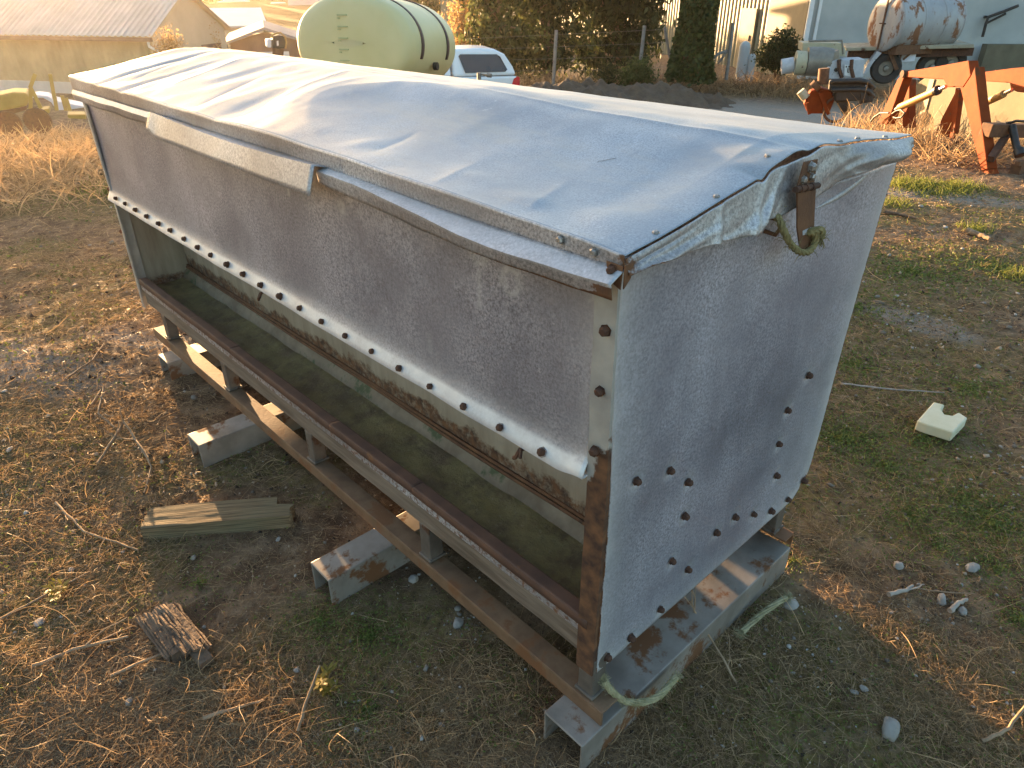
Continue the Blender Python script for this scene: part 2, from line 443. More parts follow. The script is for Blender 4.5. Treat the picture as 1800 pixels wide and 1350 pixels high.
epn = endpanel('end_panel', 0, True)
epn['label'] = 'near end sheet with rusty bolts in dimples'
for bx, bz in EB: bolt(epn, (bx, -.0 + .0005, bz), (0, -1, .05))
epf = endpanel('end_panel', L, False); epf.data.materials[0] = M['zinc_dirty']
for zb in (.18, .34, .52, .68, .8): bolt(epf, (.004, L + .012, zb), (0, 1, 0))

def setattrs(ob, **kw):
    n = len(ob.data.vertices)
    for an, av in kw.items():
        a = ob.data.attributes.new(an, 'FLOAT', 'POINT'); a.data.foreach_set('value', (np.zeros(n) + np.asarray(av, float).ravel()).astype(np.float32))
    return ob
# -- front panel with its turned-out bottom flange
FL = [(2.584, .508), (2.468, .509), (2.349, .508), (2.227, .508), (2.103, .507), (1.99, .507), (1.865, .505), (1.748, .503), (1.641, .503), (1.521, .503), (1.407, .502), (1.292, .5), (1.175, .5), (1.06, .5), (.943, .499), (.829, .498), (.712, .498), (.6, .496), (.486, .496), (.371, .496), (.262, .496), (.147, .496)]
yy1 = np.linspace(.045, L - .004, 260)
prof = [(.003, .90)] + [(.003 + .000 * i, z) for i, z in enumerate(np.linspace(.88, .545, 40))] + [(.002, .530), (-.001, .520), (-.0045, .512), (-.0085, .5035), (-.0125, .495), (-.016, .4865), (-.0165, .4825), (-.010, .4805), (.004, .481), (.03, .483)]
PP = np.zeros((len(yy1), len(prof), 3)); ed = np.zeros(PP.shape[:2]); ru = np.zeros(PP.shape[:2])
for j, (px_, pz_) in enumerate(prof):
    PP[:, j] = np.stack([px_ + 0 * yy1, yy1, pz_ + 0 * yy1], -1)
bulge = .016 * np.sin(np.clip((.88 - PP[..., 2]) / .34, 0, 1) * math.pi) * (fbm(PP[..., 1] * 1.6, PP[..., 2] * 2, 3, 61) - .55)
PP[..., 0] -= bulge
lowj = PP[..., 2] < .535
PP[..., 0] += np.where(lowj, .004 * (vn(PP[..., 1] * 8, PP[..., 1] * 0, 5) - .5), 0)
PP[..., 2] += np.where(PP[..., 2] < .49, .005 * (fbm(PP[..., 1] * 6, PP[..., 1] * 0, 2, 8) - .5), 0)
PP[:, -14:, 2] += (sstep(.11, .05, yy1) * .014)[:, None] * np.linspace(0, 1, 14)[None]
ed[:] = np.where((PP[..., 2] < .516), .85, 0) + .35 * np.exp(-np.abs(PP[..., 2] - .53) / .03)
ed += .5 * np.exp(-(PP[..., 1] - .045) / .03)
for ry, rz, rr in ((.33, .83, .018), (.245, .80, .022), (.76, .86, .014), (.92, .865, .012), (.8, .82, .01)):   # pale oxide rings and runs
    q = np.hypot(PP[..., 1] - ry, PP[..., 2] - rz); ed += .55 * np.exp(-((q - rr) / .006) ** 2)
for ry, z0, z1 in ((1.3, .86, .80), (1.05, .87, .80), (.5, .62, .57), (.33, .80, .72)):
    ed += .5 * np.exp(-((PP[..., 1] - ry) / .005) ** 2) * ((PP[..., 2] < z0) & (PP[..., 2] > z1))
ru[:] = .50 * np.exp(-((PP[..., 2] - .478) / .005) ** 2)
for by, bz in FL:
    q = np.hypot(PP[..., 1] - by, PP[..., 2] - bz); ru = np.maximum(ru, .60 * np.exp(-(q / .012) ** 2))
o = FB(); o.grid(PP); fp = o.build('front_panel', M['zinc_front'], feeder, smooth=60, solid=.0025)
setattrs(fp, edge=np.clip(ed, 0, 1).ravel(), rust=ru.ravel())
for by, bz in FL: bolt(fp, (-.0115, by, bz), (-1, 0, .42))
# dark hooks just under the flange
for hy in (1.30, .20):
    b = FB(); b.tube([(.0, hy, .476), (-.012, hy + .008, .470), (-.018, hy + .012, .455), (-.016, hy + .02, .447)], .0045, 6)
    b.tube([(-.010, hy + .006, .472), (-.022, hy - .004, .462)], .004, 6); b.build('bracket_hook', M['rust_dark'], feeder)

# -- corner posts (angle iron)
def post(y0, y1, sgn):
    b = FB(); n = 40
    zz = np.linspace(-.004, .872, n)
    outs = []
    for z in zz:
        k1 = .003 * (vn(z * 20, y0, 3) - .5); xo = -.006 + float(xl(z)) * .6
        ya, yb = y0, y1
        r = [(xo, ya, z), (xo - .002 + k1, yb, z), (xo + .005 + k1, yb, z), (xo + .006, ya + sgn * .006, z), (xo + .045, ya + sgn * .006, z), (xo + .045, ya + sgn * .0015, z)]
        outs.append(r)
    b.loft(outs); return b.build('corner_post', M['post'], feeder, smooth=30)
pn = post(.003, .046, 1); pf = post(L - .003, L - .030, -1)
pn['label'] = 'rusty front corner post at the near end'
for by, bz in ((.021, .785), (.024, .676), (.026, .558)): bolt(pn, (-.008, by, bz), (-1, -.1, 0))

# -- back panel, hopper floor and the sloping plates inside
b = FB(); n = 30; PB = np.zeros((n, 12, 3))
yb_ = np.linspace(0.003, L - .003, n)
for j, z in enumerate(np.linspace(.05, .91, 12)): PB[:, j] = np.stack([float(xr(z)) - .004 + .01 * (vn(yb_ * 3, z + 0 * yb_, 7) - .5), yb_, z + 0 * yb_], -1)
b.grid(PB); setattrs(b.build('back_panel', M['zinc_front'], feeder, smooth=60, solid=.0025), edge=0, rust=0)
b = FB(); b.box((.05, .01, .018), (.83, L - .01, .026)); b.box((.83, .01, .026), (.90, L - .01, .04)); b.build('hopper_floor', M['leg'], feeder)
ys = np.linspace(.006, L - .006, 200)
def strip(name, prof, m, nz, amp=.003, seed=1, eattr=None, rattr=None):
    P = np.zeros((len(ys), len(prof), 3))
    for j, (px_, pz_) in enumerate(prof):
        P[:, j] = np.stack([px_ + amp * (fbm(ys * 5, 0 * ys + j * .3, 3, seed) - .5), ys, pz_ + amp * (fbm(ys * 5, 0 * ys + j * .3, 3, seed + 5) - .5)], -1)
    b = FB(); b.grid(P); ob = b.build(name, m, feeder, smooth=50)
    if eattr is not None: setattrs(ob, edge=eattr(P).ravel(), rust=rattr(P).ravel())
    return ob
zz = np.linspace(.46, .125, 40)
strip('inner_plate', [(.03, .482), (.10, .475)] + [(.225 + .012 * (.46 - z) / .33, z) for z in zz], M['zinc_dirty'], 40, .004, 3,
      lambda P: .55 * np.exp(-((P[..., 2] - .25) / .05) ** 2) * sstep(3.0, .2, P[..., 1]),
      lambda P: .70 * sstep(.225 + .05 * 0, .165, P[..., 2] + .09 * (fbm(P[..., 1] * 9, P[..., 2] * 8, 4, 15) - .5)))
strip('trough_step', [(.238, .132), (.230, .128), (.226, .120), (.218, .114), (.208, .094), (.202, .080)], M['step'], 6, .004, 8)
b = FB()
for q, (xx_, zz_) in enumerate(((.232, .137), (.228, .127))): b.tube([(xx_ + .002 * math.sin(y * 7), y, zz_ + .002 * math.sin(y * 5 + q)) for y in np.linspace(.01, L - .01, 40)], .0055, 6)
b.build('seam_bead', M['rust'], feeder, smooth=60)
yg, xg = np.meshgrid(np.linspace(.006, L - .006, 300), np.linspace(.030, .215, 22), indexing='ij')
zg = .084 + .012 * (fbm(yg * 9, xg * 18, 4, 77) - .5) + .006 * sstep(.15, .205, xg) - .006 * sstep(.9, 2.6, yg)
b = FB(); b.grid(np.stack([xg, yg, zg], -1)); b.build('trough_bed', M['trough_bed'], feeder, smooth=80)
# lip: rolled rusty flange in lapped lengths, then a trim strip and a weathered board below
edges = [.03, .62, 1.02, 1.70, 2.06, 2.636]
for i in range(len(edges) - 1):
    y0, y1 = edges[i], edges[i + 1]; e = .0012 * (i % 2)
    yl = np.linspace(y0 - .006, y1, 40); pr = [(.034, .070), (.034, .138), (.0325, .1430), (.030, .1440), (.003, .1450), (.0, .1435), (-.001, .138), (-.001, .122)]
    P = np.zeros((len(yl), len(pr), 3))
    for j, (a_, z_) in enumerate(pr): P[:, j] = np.stack([a_ + .002 * (fbm(yl * 11, 0 * yl, 2, 2) - .5), yl, z_ + e + .003 * (fbm(yl * 4, 0 * yl, 2, 6) - .5)], -1)
    b = FB(); b.grid(P); b.build('trough_lip', M['rust_lip'], feeder, smooth=18, solid=.002)
b = FB(); b.box((.002, .03, .098), (.006, 2.63, .130)); setattrs(b.build('trim_strip', M['zinc_trim'], feeder), edge=0, rust=.50)
P = []; yl = np.linspace(.03, 2.62, 120)
pr = [(.012, .100), (.006, .096), (.006, .036), (.010, .030), (.045, .030), (.045, .100)]
b = FB(); b.loft([[(a_ + .002 * (vn(y * 9, j, 4) - .5), y, z_ + .004 * (vn(y * 5, j * .2, 9) - .5)) for j, (a_, z_) in enumerate(pr)] for y in yl]); b.build('trough_board', M['grey_wood'], feeder, smooth=30)
b = FB(); b.box((.046, .02, .027), (.235, L - .02, .042)); b.build('trough_bottom', M['leg'], feeder)

# -- base frame
def skid(x0, x1, y0, y1, lab):
    t = .006; z0, z1 = -.225, -.121
    b = FB()
    o_ = [(y0, z0), (y1, z0), (y1, z1), (y0, z1)]; i_ = [(y0 + t, z0 + t), (y1 - t, z0 + t), (y1 - t, z1 - t), (y0 + t, z1 - t)]
    vs_ = [(x, *p) for x in (x0, x1) for p in o_ + i_]
    fs_ = []
    for k2 in range(4):
        n2 = (k2 + 1) % 4
        fs_ += [(k2, n2, 8 + n2, 8 + k2), (4 + k2, 12 + k2, 12 + n2, 4 + n2), (k2, 4 + k2, 4 + n2, n2), (8 + k2, 8 + n2, 12 + n2, 12 + k2)]
    b.add(vs_, fs_); ob = b.build('skid', M['galv_skid'], feeder, bevel=.004)
    if lab: ob['label'] = lab
    return ob
skid(-.068, .80, -.040, .072, None); skid(-.210, .86, .733, .829, None); skid(-.210, .86, 1.600, 1.700, None); skid(-.062, .86, 2.300, 2.412, None)
for x0, sg in ((-.006, 1), (.812, -1)):
    b = FB(); y0, y1 = -.036, 2.60
    b.box((min(x0, x0 + sg * .052), y0, -.083), (max(x0, x0 + sg * .052), y1, -.077))
    b.box((min(x0, x0 + sg * .006), y0, -.120), (max(x0, x0 + sg * .006), y1, -.0832)); b.build('rail', M['rail'], feeder, bevel=.002)
for ly in (.022, .585, 1.19, 1.83, 2.44):
    for lx in (.026, .785):
        top = .036 if lx < .1 else .0
        b = FB(); hw = .021
        b.box((lx - hw, ly - hw, -.0768), (lx + hw, ly + hw, top)); b.box((lx - hw - .006, ly - hw - .005, -.0765), (lx + hw + .006, ly + hw + .005, -.069))
        b.build('leg', M['leg'], feeder, bevel=.003)

# -- lid
SCR = ((.385, .010), (.212, -.006), (.057, -.007), (.62, -.008), (.70, -.008), (.84, -.008))
def eave(y): return np.interp(y, [-.05, .095, .36, .725, 1.1, 1.47, 2.76], [.922, .930, .938, .947, .951, .951, .958])
def ridge(y): return np.interp(y, [-.05, .06, .51, .85, 1.53, 2.4, 2.76], [1.000, 1.014, 1.023, 1.034, 1.040, 1.046, 1.036])
def bumpf(x, y, cx, cy, rx, ry, h): return h * np.exp(-((x - cx) / rx) ** 2 - ((y - cy) / ry) ** 2)
def lid_z(x, y):
    e, r = eave(y), ridge(y); rx = .455
    t = np.clip((x + .026) / (rx + .026), 0, 1); q = np.clip((x - rx) / (.962 - rx), 0, 1)
    rnd = .008 * np.exp(-((x - rx) / .04) ** 2)
    z = np.where(x < rx, e + (r - e) * (t * .72 + .28 * np.sin(t * math.pi / 2)), r + (.962 - r) * q) - rnd
    yc = .80 + .62 * np.sin(np.clip(t, 0, 1) * math.pi) * .55 + .10 * t
    sh = np.sin(math.pi * np.clip(t, 0, 1)) ** .8 * (x < rx)
    s_ = yc - y
    drop = np.where(s_ > 0, .085 * .42 * (1 - np.exp(-np.maximum(s_, 0) / .42)), 0)
    sh = sh * (1 - .75 * sstep(.16, -.018, y))
    z = z - drop * (sh * 1.0 + .12) + .012 * sh * np.exp(-(s_ / .22) ** 2)
    far = sstep(.9, 1.5, y)
    ek = sstep(0, .22, t)
    rid = 1 - np.abs(2 * fbm(x * 1.5 + y * .5, y * 3.0, 2, 31) - 1)
    z = z + far * (.012 * (rid - .7) + .006 * (fbm(x * 4 + y * 2, y * 7.5, 2, 90) - .5)) * (x < rx + .05) * (.15 + .85 * ek)
    z = z + .006 * (fbm(x * 6, y * 6, 3, 55) - .5)
    z = z + bumpf(x, y, .06, .76, .04, .03, .003) + bumpf(x, y, .07, .42, .03, .08, .004) + bumpf(x, y, .05, .26, .025, .05, .004) + bumpf(x, y, .07, .10, .04, .05, .005)
    z = z + bumpf(x, y, .20, 2.35, .22, .025, -.009) + bumpf(x, y, .12, 2.10, .2, .03, -.007) + bumpf(x, y, .25, 1.75, .14, .04, -.007) + bumpf(x, y, .06, 1.35, .10, .04, -.005) + bumpf(x, y, .30, 2.62, .2, .05, .008)
    for c0_, c1_, yy_, h_ in ((.05, .30, 2.22, -.004), (.10, .36, 1.92, .004), (.02, .22, 1.55, -.004), (.15, .40, 1.30, .003), (.04, .16, .70, -.004), (.0, .12, .44, .003), (.02, .14, .22, .003)):
        z = z + h_ * np.exp(-np.abs(y - yy_ - .35 * (x - c0_)) / .018) * sstep(c0_ - .03, c0_ + .03, x) * sstep(c1_ + .06, c1_ - .04, x)
    z = z + sstep(.05, -.018, y) * (.010 * np.exp(-((x - .44) / .035) ** 2) - .008 * np.exp(-((x - .325) / .012) ** 2) + .004 * np.sin(x * 38) * np.exp(-((x - .45) / .14) ** 2) + .006 * (fbm(x * 9, y * 0, 2, 14) - .5))
    return z
yr = np.concatenate([np.linspace(-.018, .06, 30), np.linspace(.066, 2.705, 400)]); xrr = np.concatenate([np.linspace(-.026, .42, 66), np.linspace(.425, .485, 13), np.linspace(.49, .962, 30)])
YR, XR = np.meshgrid(yr, xrr, indexing='ij')
YR2 = YR + np.where(YR < 0, .006 * (fbm(XR * 7, 0 * XR, 3, 66) - .5), 0)
b = FB(); b.grid(np.stack([XR, YR2, lid_z(XR, YR)], -1)); lid = b.build('lid', M['zinc_roof'], feeder, smooth=70, solid=.0022)
lid['label'] = 'dented shallow-pitched sheet lid'
for sx, sy in SCR:
    z = float(lid_z(np.array(sx), np.array(sy))); bolt(lid, (sx, sy, z + .0005), (-.15, 0, 1), me=SCREW, m=M['screw'], nm='screw').scale = (.85, .85, .6)
for (sx, sy, dx, dy) in ((.262, .285, .028, -.022),):      # scratches
    b = FB(); b.tube([(sx + dx * t, sy + dy * t, float(lid_z(np.array(sx + dx * t), np.array(sy + dy * t))) + .0018) for t in np.linspace(0, 1, 5)], .00035, 5); b.build('scratch', M['leg'], lid)
# fascia along the front eave
yf = np.concatenate([np.linspace(-.019, .74, 80), np.linspace(.745, 2.706, 150)])
def fasc_low(y): return np.interp(y, [-.05, .09, .37, .73, 1.5, 2.0, 2.76], [.896, .897, .899, .908, .911, .913, .910])
P = np.zeros((len(yf), 7, 3)); zt_ = lid_z(np.full_like(yf, -.026), yf)
for j, t in enumerate(np.linspace(0, 1, 7)):
    P[:, j] = np.stack([-.0275 + .004 * (fbm(yf * 6, 0 * yf + t, 3, 12) - .5) * t + .003 * np.exp(-((yf - .725) / .012) ** 2) * t, yf, zt_ + .001 + (fasc_low(yf) - zt_) * t], -1)
b = FB(); b.grid(P); fas = b.build('fascia', M['zinc_trim'], feeder, smooth=50, solid=.002)
setattrs(fas, edge=.25 * np.exp(-np.linspace(0, 1, 7)[None] / .1) + 0 * P[..., 0] + .0, rust=np.clip(.62 * np.exp(-((P[..., 1] - .725) / .008) ** 2) + .58 * sstep(.035, -.019, P[..., 1]), 0, .62))
for sy, sz in ((.101, .915), (.035, .912)): bolt(fas, (-.0285, sy, sz), (-1, 0, 0), me=SCREW, m=M['screw'], nm='screw')
# gutter strip below the fascia: ledge and a turned-down edge, crumpled towards the near end
def ledge(y): return np.interp(y, [-.03, .06, .23, .33, .46, .68, .80, 1.76, 2.72], [.884, .880, .880, .884, .894, .908, .909, .900, .896])
def low(y): return np.interp(y, [-.03, .06, .19, .35, .46, .80, 1.76, 2.1, 2.72], [.858, .858, .862, .866, .868, .884, .878, .874, .872])
def gut(name, y0, y1, n):
    yl = np.linspace(y0, y1, n); P = np.zeros((n, 9, 3)); wv = .010 * (fbm(yl * 5.5, 0 * yl, 3, 42) - .5); out = np.interp(yl, [-.03, .3, .6, .85, 1.76, 2.72], [-.056, -.066, -.052, -.045, -.040, -.036])
    a0 = np.stack([-.024 + 0 * yl, yl, fasc_low(yl) + .004], -1); a1 = np.stack([out + wv * .6, yl, ledge(yl) + wv * .5], -1); a2 = np.stack([out + .004 + wv, yl, low(yl) + .010 * (fbm(yl * 8, 0 * yl, 2, 3) - .5)], -1)
    for j in range(5): P[:, j] = a0 + (a1 - a0) * j / 4
    for j in range(1, 5): P[:, 4 + j] = a1 + (a2 - a1) * j / 4
    b = FB(); b.grid(P); ob = b.build(name, M['zinc_trim'], feeder, smooth=45, solid=.0022)
    ed = np.zeros((n, 9)); ed[:, 1:5] = .55; ru = np.zeros((n, 9)); ru[:, 8] = .46; ru[:, 6:] += (.30 * sstep(.5, .0, yl))[:, None]; ru[:, 5:] = np.maximum(ru[:, 5:], (.66 * sstep(.05, .0, yl))[:, None])
    setattrs(ob, edge=ed.ravel(), rust=ru.ravel()); return ob
gut('gutter_strip', -.021, .80, 110); gut('gutter_strip', 1.74, 2.70, 70)
yl = np.linspace(.785, 1.765, 60); P = np.zeros((60, 8, 3))
cut = sstep(1.765, 1.70, yl)
tp = np.stack([-.058 + .003 * (fbm(yl * 6, 0 * yl, 2, 8) - .5), yl, .922 + .008 * np.sin(yl * 4)], -1); a0 = np.stack([-.027 + 0 * yl, yl, .914 + 0 * yl], -1)
bt = np.stack([-.078 + .004 * (fbm(yl * 5, 0 * yl, 2, 18) - .5), yl, .862 + .022 * (1 - cut) + .004 * (fbm(yl * 4, 0 * yl, 2, 28) - .5)], -1)
for j in range(3): P[:, j] = a0 + (tp - a0) * j / 2
for j in range(1, 6): P[:, 2 + j] = tp + (bt - tp) * j / 5
b = FB(); b.grid(P); setattrs(b.build('hanging_flap', M['zinc_trim'], feeder, smooth=40, solid=.0022), edge=.12, rust=0)
for sy, sz in ((1.70, .905), (1.42, .918), (1.33, .905), (.80, .900)): pass
# crumpled skirt over the near end
sx_ = np.linspace(-.027, .958, 190); n = 24
topz = lid_z(sx_, np.full_like(sx_, -.018)) - .0035 - .010 * np.exp(-((sx_ - .43) / .05) ** 2)
botz = np.interp(sx_, [-.03, .02, .102, .20, .294, .335, .362, .40, .46, .581, .66, .74, .83, .90, .96], [.892, .897, .896, .891, .885, .886, .893, .897, .904, .910, .925, .931, .925, .922, .93]) + .004 * (fbm(sx_ * 14, 0 * sx_, 2, 33) - .5)
tt = np.linspace(0, 1, n)[:, None]; sX = sx_[None]
wr = (fbm(sX * 8 + tt * 2.6, tt * 1.8 + sX * 2, 2, 71) - .5)
def crease(c0, c1, w_, h): return h * np.exp(-np.abs(sX - (c0 + (c1 - c0) * tt)) / w_)
fold = crease(.335, .285, .010, -.010) + crease(.40, .30, .012, -.013) + crease(.415, .36, .008, .008) + crease(.205, .185, .008, -.008) + crease(.22, .205, .006, .005) + crease(.50, .44, .010, -.008) + crease(.55, .66, .03, -.006)
curl = sstep(.60, .74, sX) * (-.030 * np.sin(np.clip(tt * 1.06, 0, 1) * math.pi * .80) - .010 * tt)
fold = fold * (1 - .85 * np.exp(-((sX - .432) / .045) ** 2)); curl = curl * (1 - .8 * sstep(.86, .955, sX))
yk = -.0205 + .017 * wr * (.2 + tt) * (1 - .8 * np.exp(-((sX - .432) / .05) ** 2)) + fold * (.25 + .75 * tt) + curl - .010 * tt * sstep(.62, .5, sX)
P = np.stack([np.broadcast_to(sX, (n, 190)), yk, topz[None] + (botz - topz)[None] * tt], -1)
b = FB(); b.grid(P); sk = b.build('lid_skirt', M['zinc_trim'], feeder, smooth=60, solid=.0022)
setattrs(sk, edge=np.clip(.25 * np.exp(-tt / .08) + 30 * np.abs(fold) * .9, 0, .7), rust=np.clip(.56 * sstep(.07, -.027, sX) * np.ones_like(tt) + .47 * np.exp(-(1 - tt) / .04) * sstep(.2, .0, sX) + .40 * np.exp(-(1 - tt) / .02), 0, .6))
# pressed ridge under the skirt on the end sheet
b = FB(); rz_ = np.linspace(.60, .93, 30)
b.tube([(x, .003, .862 + .062 * (x - .60) / .33 - .008 * math.sin((x - .6) * 14)) for x in rz_], [.002 + .008 * math.sin((x - .60) / .33 * math.pi) for x in rz_], 10)
setattrs(b.build('pressed_ridge', M['zinc_trim'], feeder, smooth=80), edge=.2, rust=.35)
# corner cap
b = FB(); b.prism([(-.0315, -.021, .905), (-.0315, .010, .906), (-.034, .004, .880), (-.034, -.021, .870)], (.002, 0, 0)); b.prism([(-.0325, -.0265, .908), (-.012, -.0265, .910), (-.018, -.0265, .886), (-.0325, -.0265, .872)], (0, .003, 0)); b.build('corner_cap', M['rust'], feeder, bevel=.001)
bolt(fas, (-.033, -.004, .896), (-1, 0, 0), nm='bolt')

# -- latch: hinged hasp
hy = -.047
lat = FB(); lat.prism([(.408, hy, .987), (.456, hy, .985), (.461, hy, .942), (.400, hy, .947)], (0, .0035, 0))
lo_ = lat.build('latch', M['rust'], feeder, bevel=.0012)
b = FB(); b.prism([(a_, hy - .004, z_) for a_, z_ in ((.394, .941), (.463, .934), (.488, .862), (.503, .823), (.492, .815), (.452, .826), (.441, .840), (.421, .872))], (0, .0035, 0)); b.build('hasp_plate', M['rust'], lo_, bevel=.0012)
b = FB(); b.tube([(.386, hy - .003, .945), (.470, hy - .003, .938)], .0055, 10)
for q in (.400, .420, .442): b.tube([(q, hy - .003, .9437 - (q - .4) * .083), (q + .012, hy - .003, .9427 - (q - .4) * .083)], .0068, 10)
b.build('hinge_barrel', M['rust_dark'], lo_, smooth=40)
b = FB(); b.prism([(.442, hy - .0048, .862), (.474, hy - .0048, .862), (.468, hy - .0048, .851), (.446, hy - .0048, .853)], (0, .0012, 0)); b.build('hasp_slot', mat('slot_grey', (.40, .41, .43), None, 60, .6, .3), lo_)
for sx, sz, q in ((.432, .975, 1.35), (.413, .957, .95), (.443, .957, .95)):
    o = bolt(lo_, (sx, hy - .0005, sz), (0, -1, 0), me=SCREW, m=M['screw'], nm='screw'); o.scale = (q, q, q)
b = FB(); b.tube([(.398, -.002, .860), (.398, -.024, .858), (.400, -.030, .872), (.402, -.024, .884), (.402, -.002, .886)], .0042, 8); b.build('staple', M['rust'], lo_, smooth=50)

# ------------------------------------------------------------------ rope pieces
M['rope'] = mat('rope', (.15, .12, .045), (.27, .225, .10), 60, .9, 0, .6, 150, .002)
M['rope_green'] = mat('rope_green', (.22, .20, .10), (.38, .345, .21), 60, .9, 0, .6, 150, .002)
def rope(name, pts, r, m, label, strands=4, twist=70, fray=18, seed=0, sp=1.0, fuzz=0):
    rd = random.Random(seed); pts = [Vector(p) for p in pts]
    path = []
    for i in range(len(pts) - 1):
        p0, p1, p2, p3 = pts[max(i - 1, 0)], pts[i], pts[i + 1], pts[min(i + 2, len(pts) - 1)]
        for t in np.linspace(0, 1, 9)[:-1]:
            path.append(.5 * ((2 * p1) + (p2 - p0) * t + (2 * p0 - 5 * p1 + 4 * p2 - p3) * t * t + (3 * p1 - p0 - 3 * p2 + p3) * t ** 3))
    path.append(pts[-1])
    b = MB(); loc = tuple(path[0]); lens = 0
    for k2 in range(strands):
        q = []; lens = 0
        for i, p in enumerate(path):
            d = (path[min(i + 1, len(path) - 1)] - path[max(i - 1, 0)]).normalized(); u = d.orthogonal().normalized(); v = d.cross(u)
            if i: lens += (p - path[i - 1]).length
            a = lens * twist + k2 * 2 * math.pi / strands
            q.append(p + (u * math.cos(a) + v * math.sin(a)) * r * .55 * sp)
        b.tube(q, r * .62, 6)
    for _ in range(fray):
        e = rd.choice((0, -1)); p = path[e]; d = (path[0] - path[2]) if e == 0 else (path[-1] - path[-3]); d = d.normalized()
        q = [p]; dd = (d + Vector((rd.gauss(0, .6), rd.gauss(0, .6), rd.gauss(0, .4)))).normalized()
        for _k in range(3): q.append(q[-1] + dd * r * rd.uniform(.8, 1.8)); dd = (dd + Vector((rd.gauss(0, .5), rd.gauss(0, .5), rd.gauss(0, .5) - .2))).normalized()
        b.tube(q, r * .09, 4)
    for _ in range(fuzz):
        i = rd.randrange(len(path)); p = path[i] + Vector((rd.gauss(0, r * .7), rd.gauss(0, r * .7), rd.gauss(0, r * .7))); d = (path[min(i + 1, len(path) - 1)] - path[max(i - 1, 0)]).normalized() * rd.choice((-1, 1)); q = [p]; dd = (d + Vector((rd.gauss(0, .7), rd.gauss(0, .7), rd.gauss(0, .7)))).normalized()
        for _k in range(4): q.append(q[-1] + dd * r * rd.uniform(.6, 1.3)); dd = (dd + Vector((rd.gauss(0, .5), rd.gauss(0, .5), rd.gauss(0, .5) - .15))).normalized()
        b.tube(q, r * .07, 4)
    o = b.build(name, m, None, org=loc, smooth=60); return tag(o, label, 'rope')
rope('rope', [wp(.385, -.018, .900), wp(.378, -.034, .893), wp(.378, -.046, .876), wp(.398, -.054, .849), wp(.432, -.058, .827), wp(.466, -.060, .820), wp(.483, -.060, .832), wp(.480, -.058, .850), wp(.462, -.056, .857), wp(.492, -.064, .856), wp(.494, -.066, .840)], .0058, M['rope'], 'thick yellowish rope looped through the rusty latch on the feeder end', strands=4, twist=95, fray=60, seed=1, sp=1.35, fuzz=160)
def gp(px, py, up=.0):
    p = ag(px, py); p[2] = float(terr(p[0], p[1])) + up; return p
rope('rope', [hz(1062, 1196, .20), hz(1075, 1215, .17), hz(1098, 1232, .12), hz(1130, 1234, .10), hz(1160, 1222, .10), hz(1188, 1190, .10)], .0052, M['rope_green'], 'pale green frayed rope hanging off the bottom corner of the feeder', strands=7, twist=30, fray=120, seed=2, sp=2.1, fuzz=420)
rope('rope', [gp(1303, 1116, .015), gp(1325, 1098, .02), gp(1350, 1080, .025), gp(1378, 1066, .03)], .006, M['rope_green'], 'pale rope end lying on the ground beside the feeder skid', strands=5, twist=20, fray=130, seed=3, sp=1.8, fuzz=200)

# ------------------------------------------------------------------ things lying on the ground
M['old_board'] = mat('old_board', (.20, .17, .09), (.36, .31, .19), 9, .9, 0, .9, 26, .006, stretch=(1, 8, 8), c3=(.20, .24, .13), s3=2.5, t3=.56)
M['bark'] = mat('bark', (.07, .045, .03), (.17, .115, .075), 14, .95, 0, .9, 50, .006)
M['foam'] = mat('foam', (.52, .50, .34), (.60, .58, .43), 8, .85, 0, .25, 120, .001)
M['stone'] = mat('stone', (.22, .20, .175), (.34, .315, .28), 12, .9, 0, .5, 60, .004)
M['stick'] = mat('stick', (.20, .13, .075), (.34, .24, .15), 30, .9, 0, .4, 80, .003)
M['stick_grey'] = mat('stick_grey', (.22, .19, .16), (.36, .32, .27), 30, .9, 0, .4, 80, .003)

def flatpoly(name, pix, ztop, thick, m, label, cat, bevel=.004, rag=0.0):
    P = [hz(x, y, ztop) for x, y in pix]
    c0 = np.mean(P, 0); loc = (c0[0], c0[1], ztop - thick)
    b = MB(); b.prism(P, (0, 0, -thick))
    return tag(b.build(name, m, None, org=loc, bevel=bevel), label, cat)
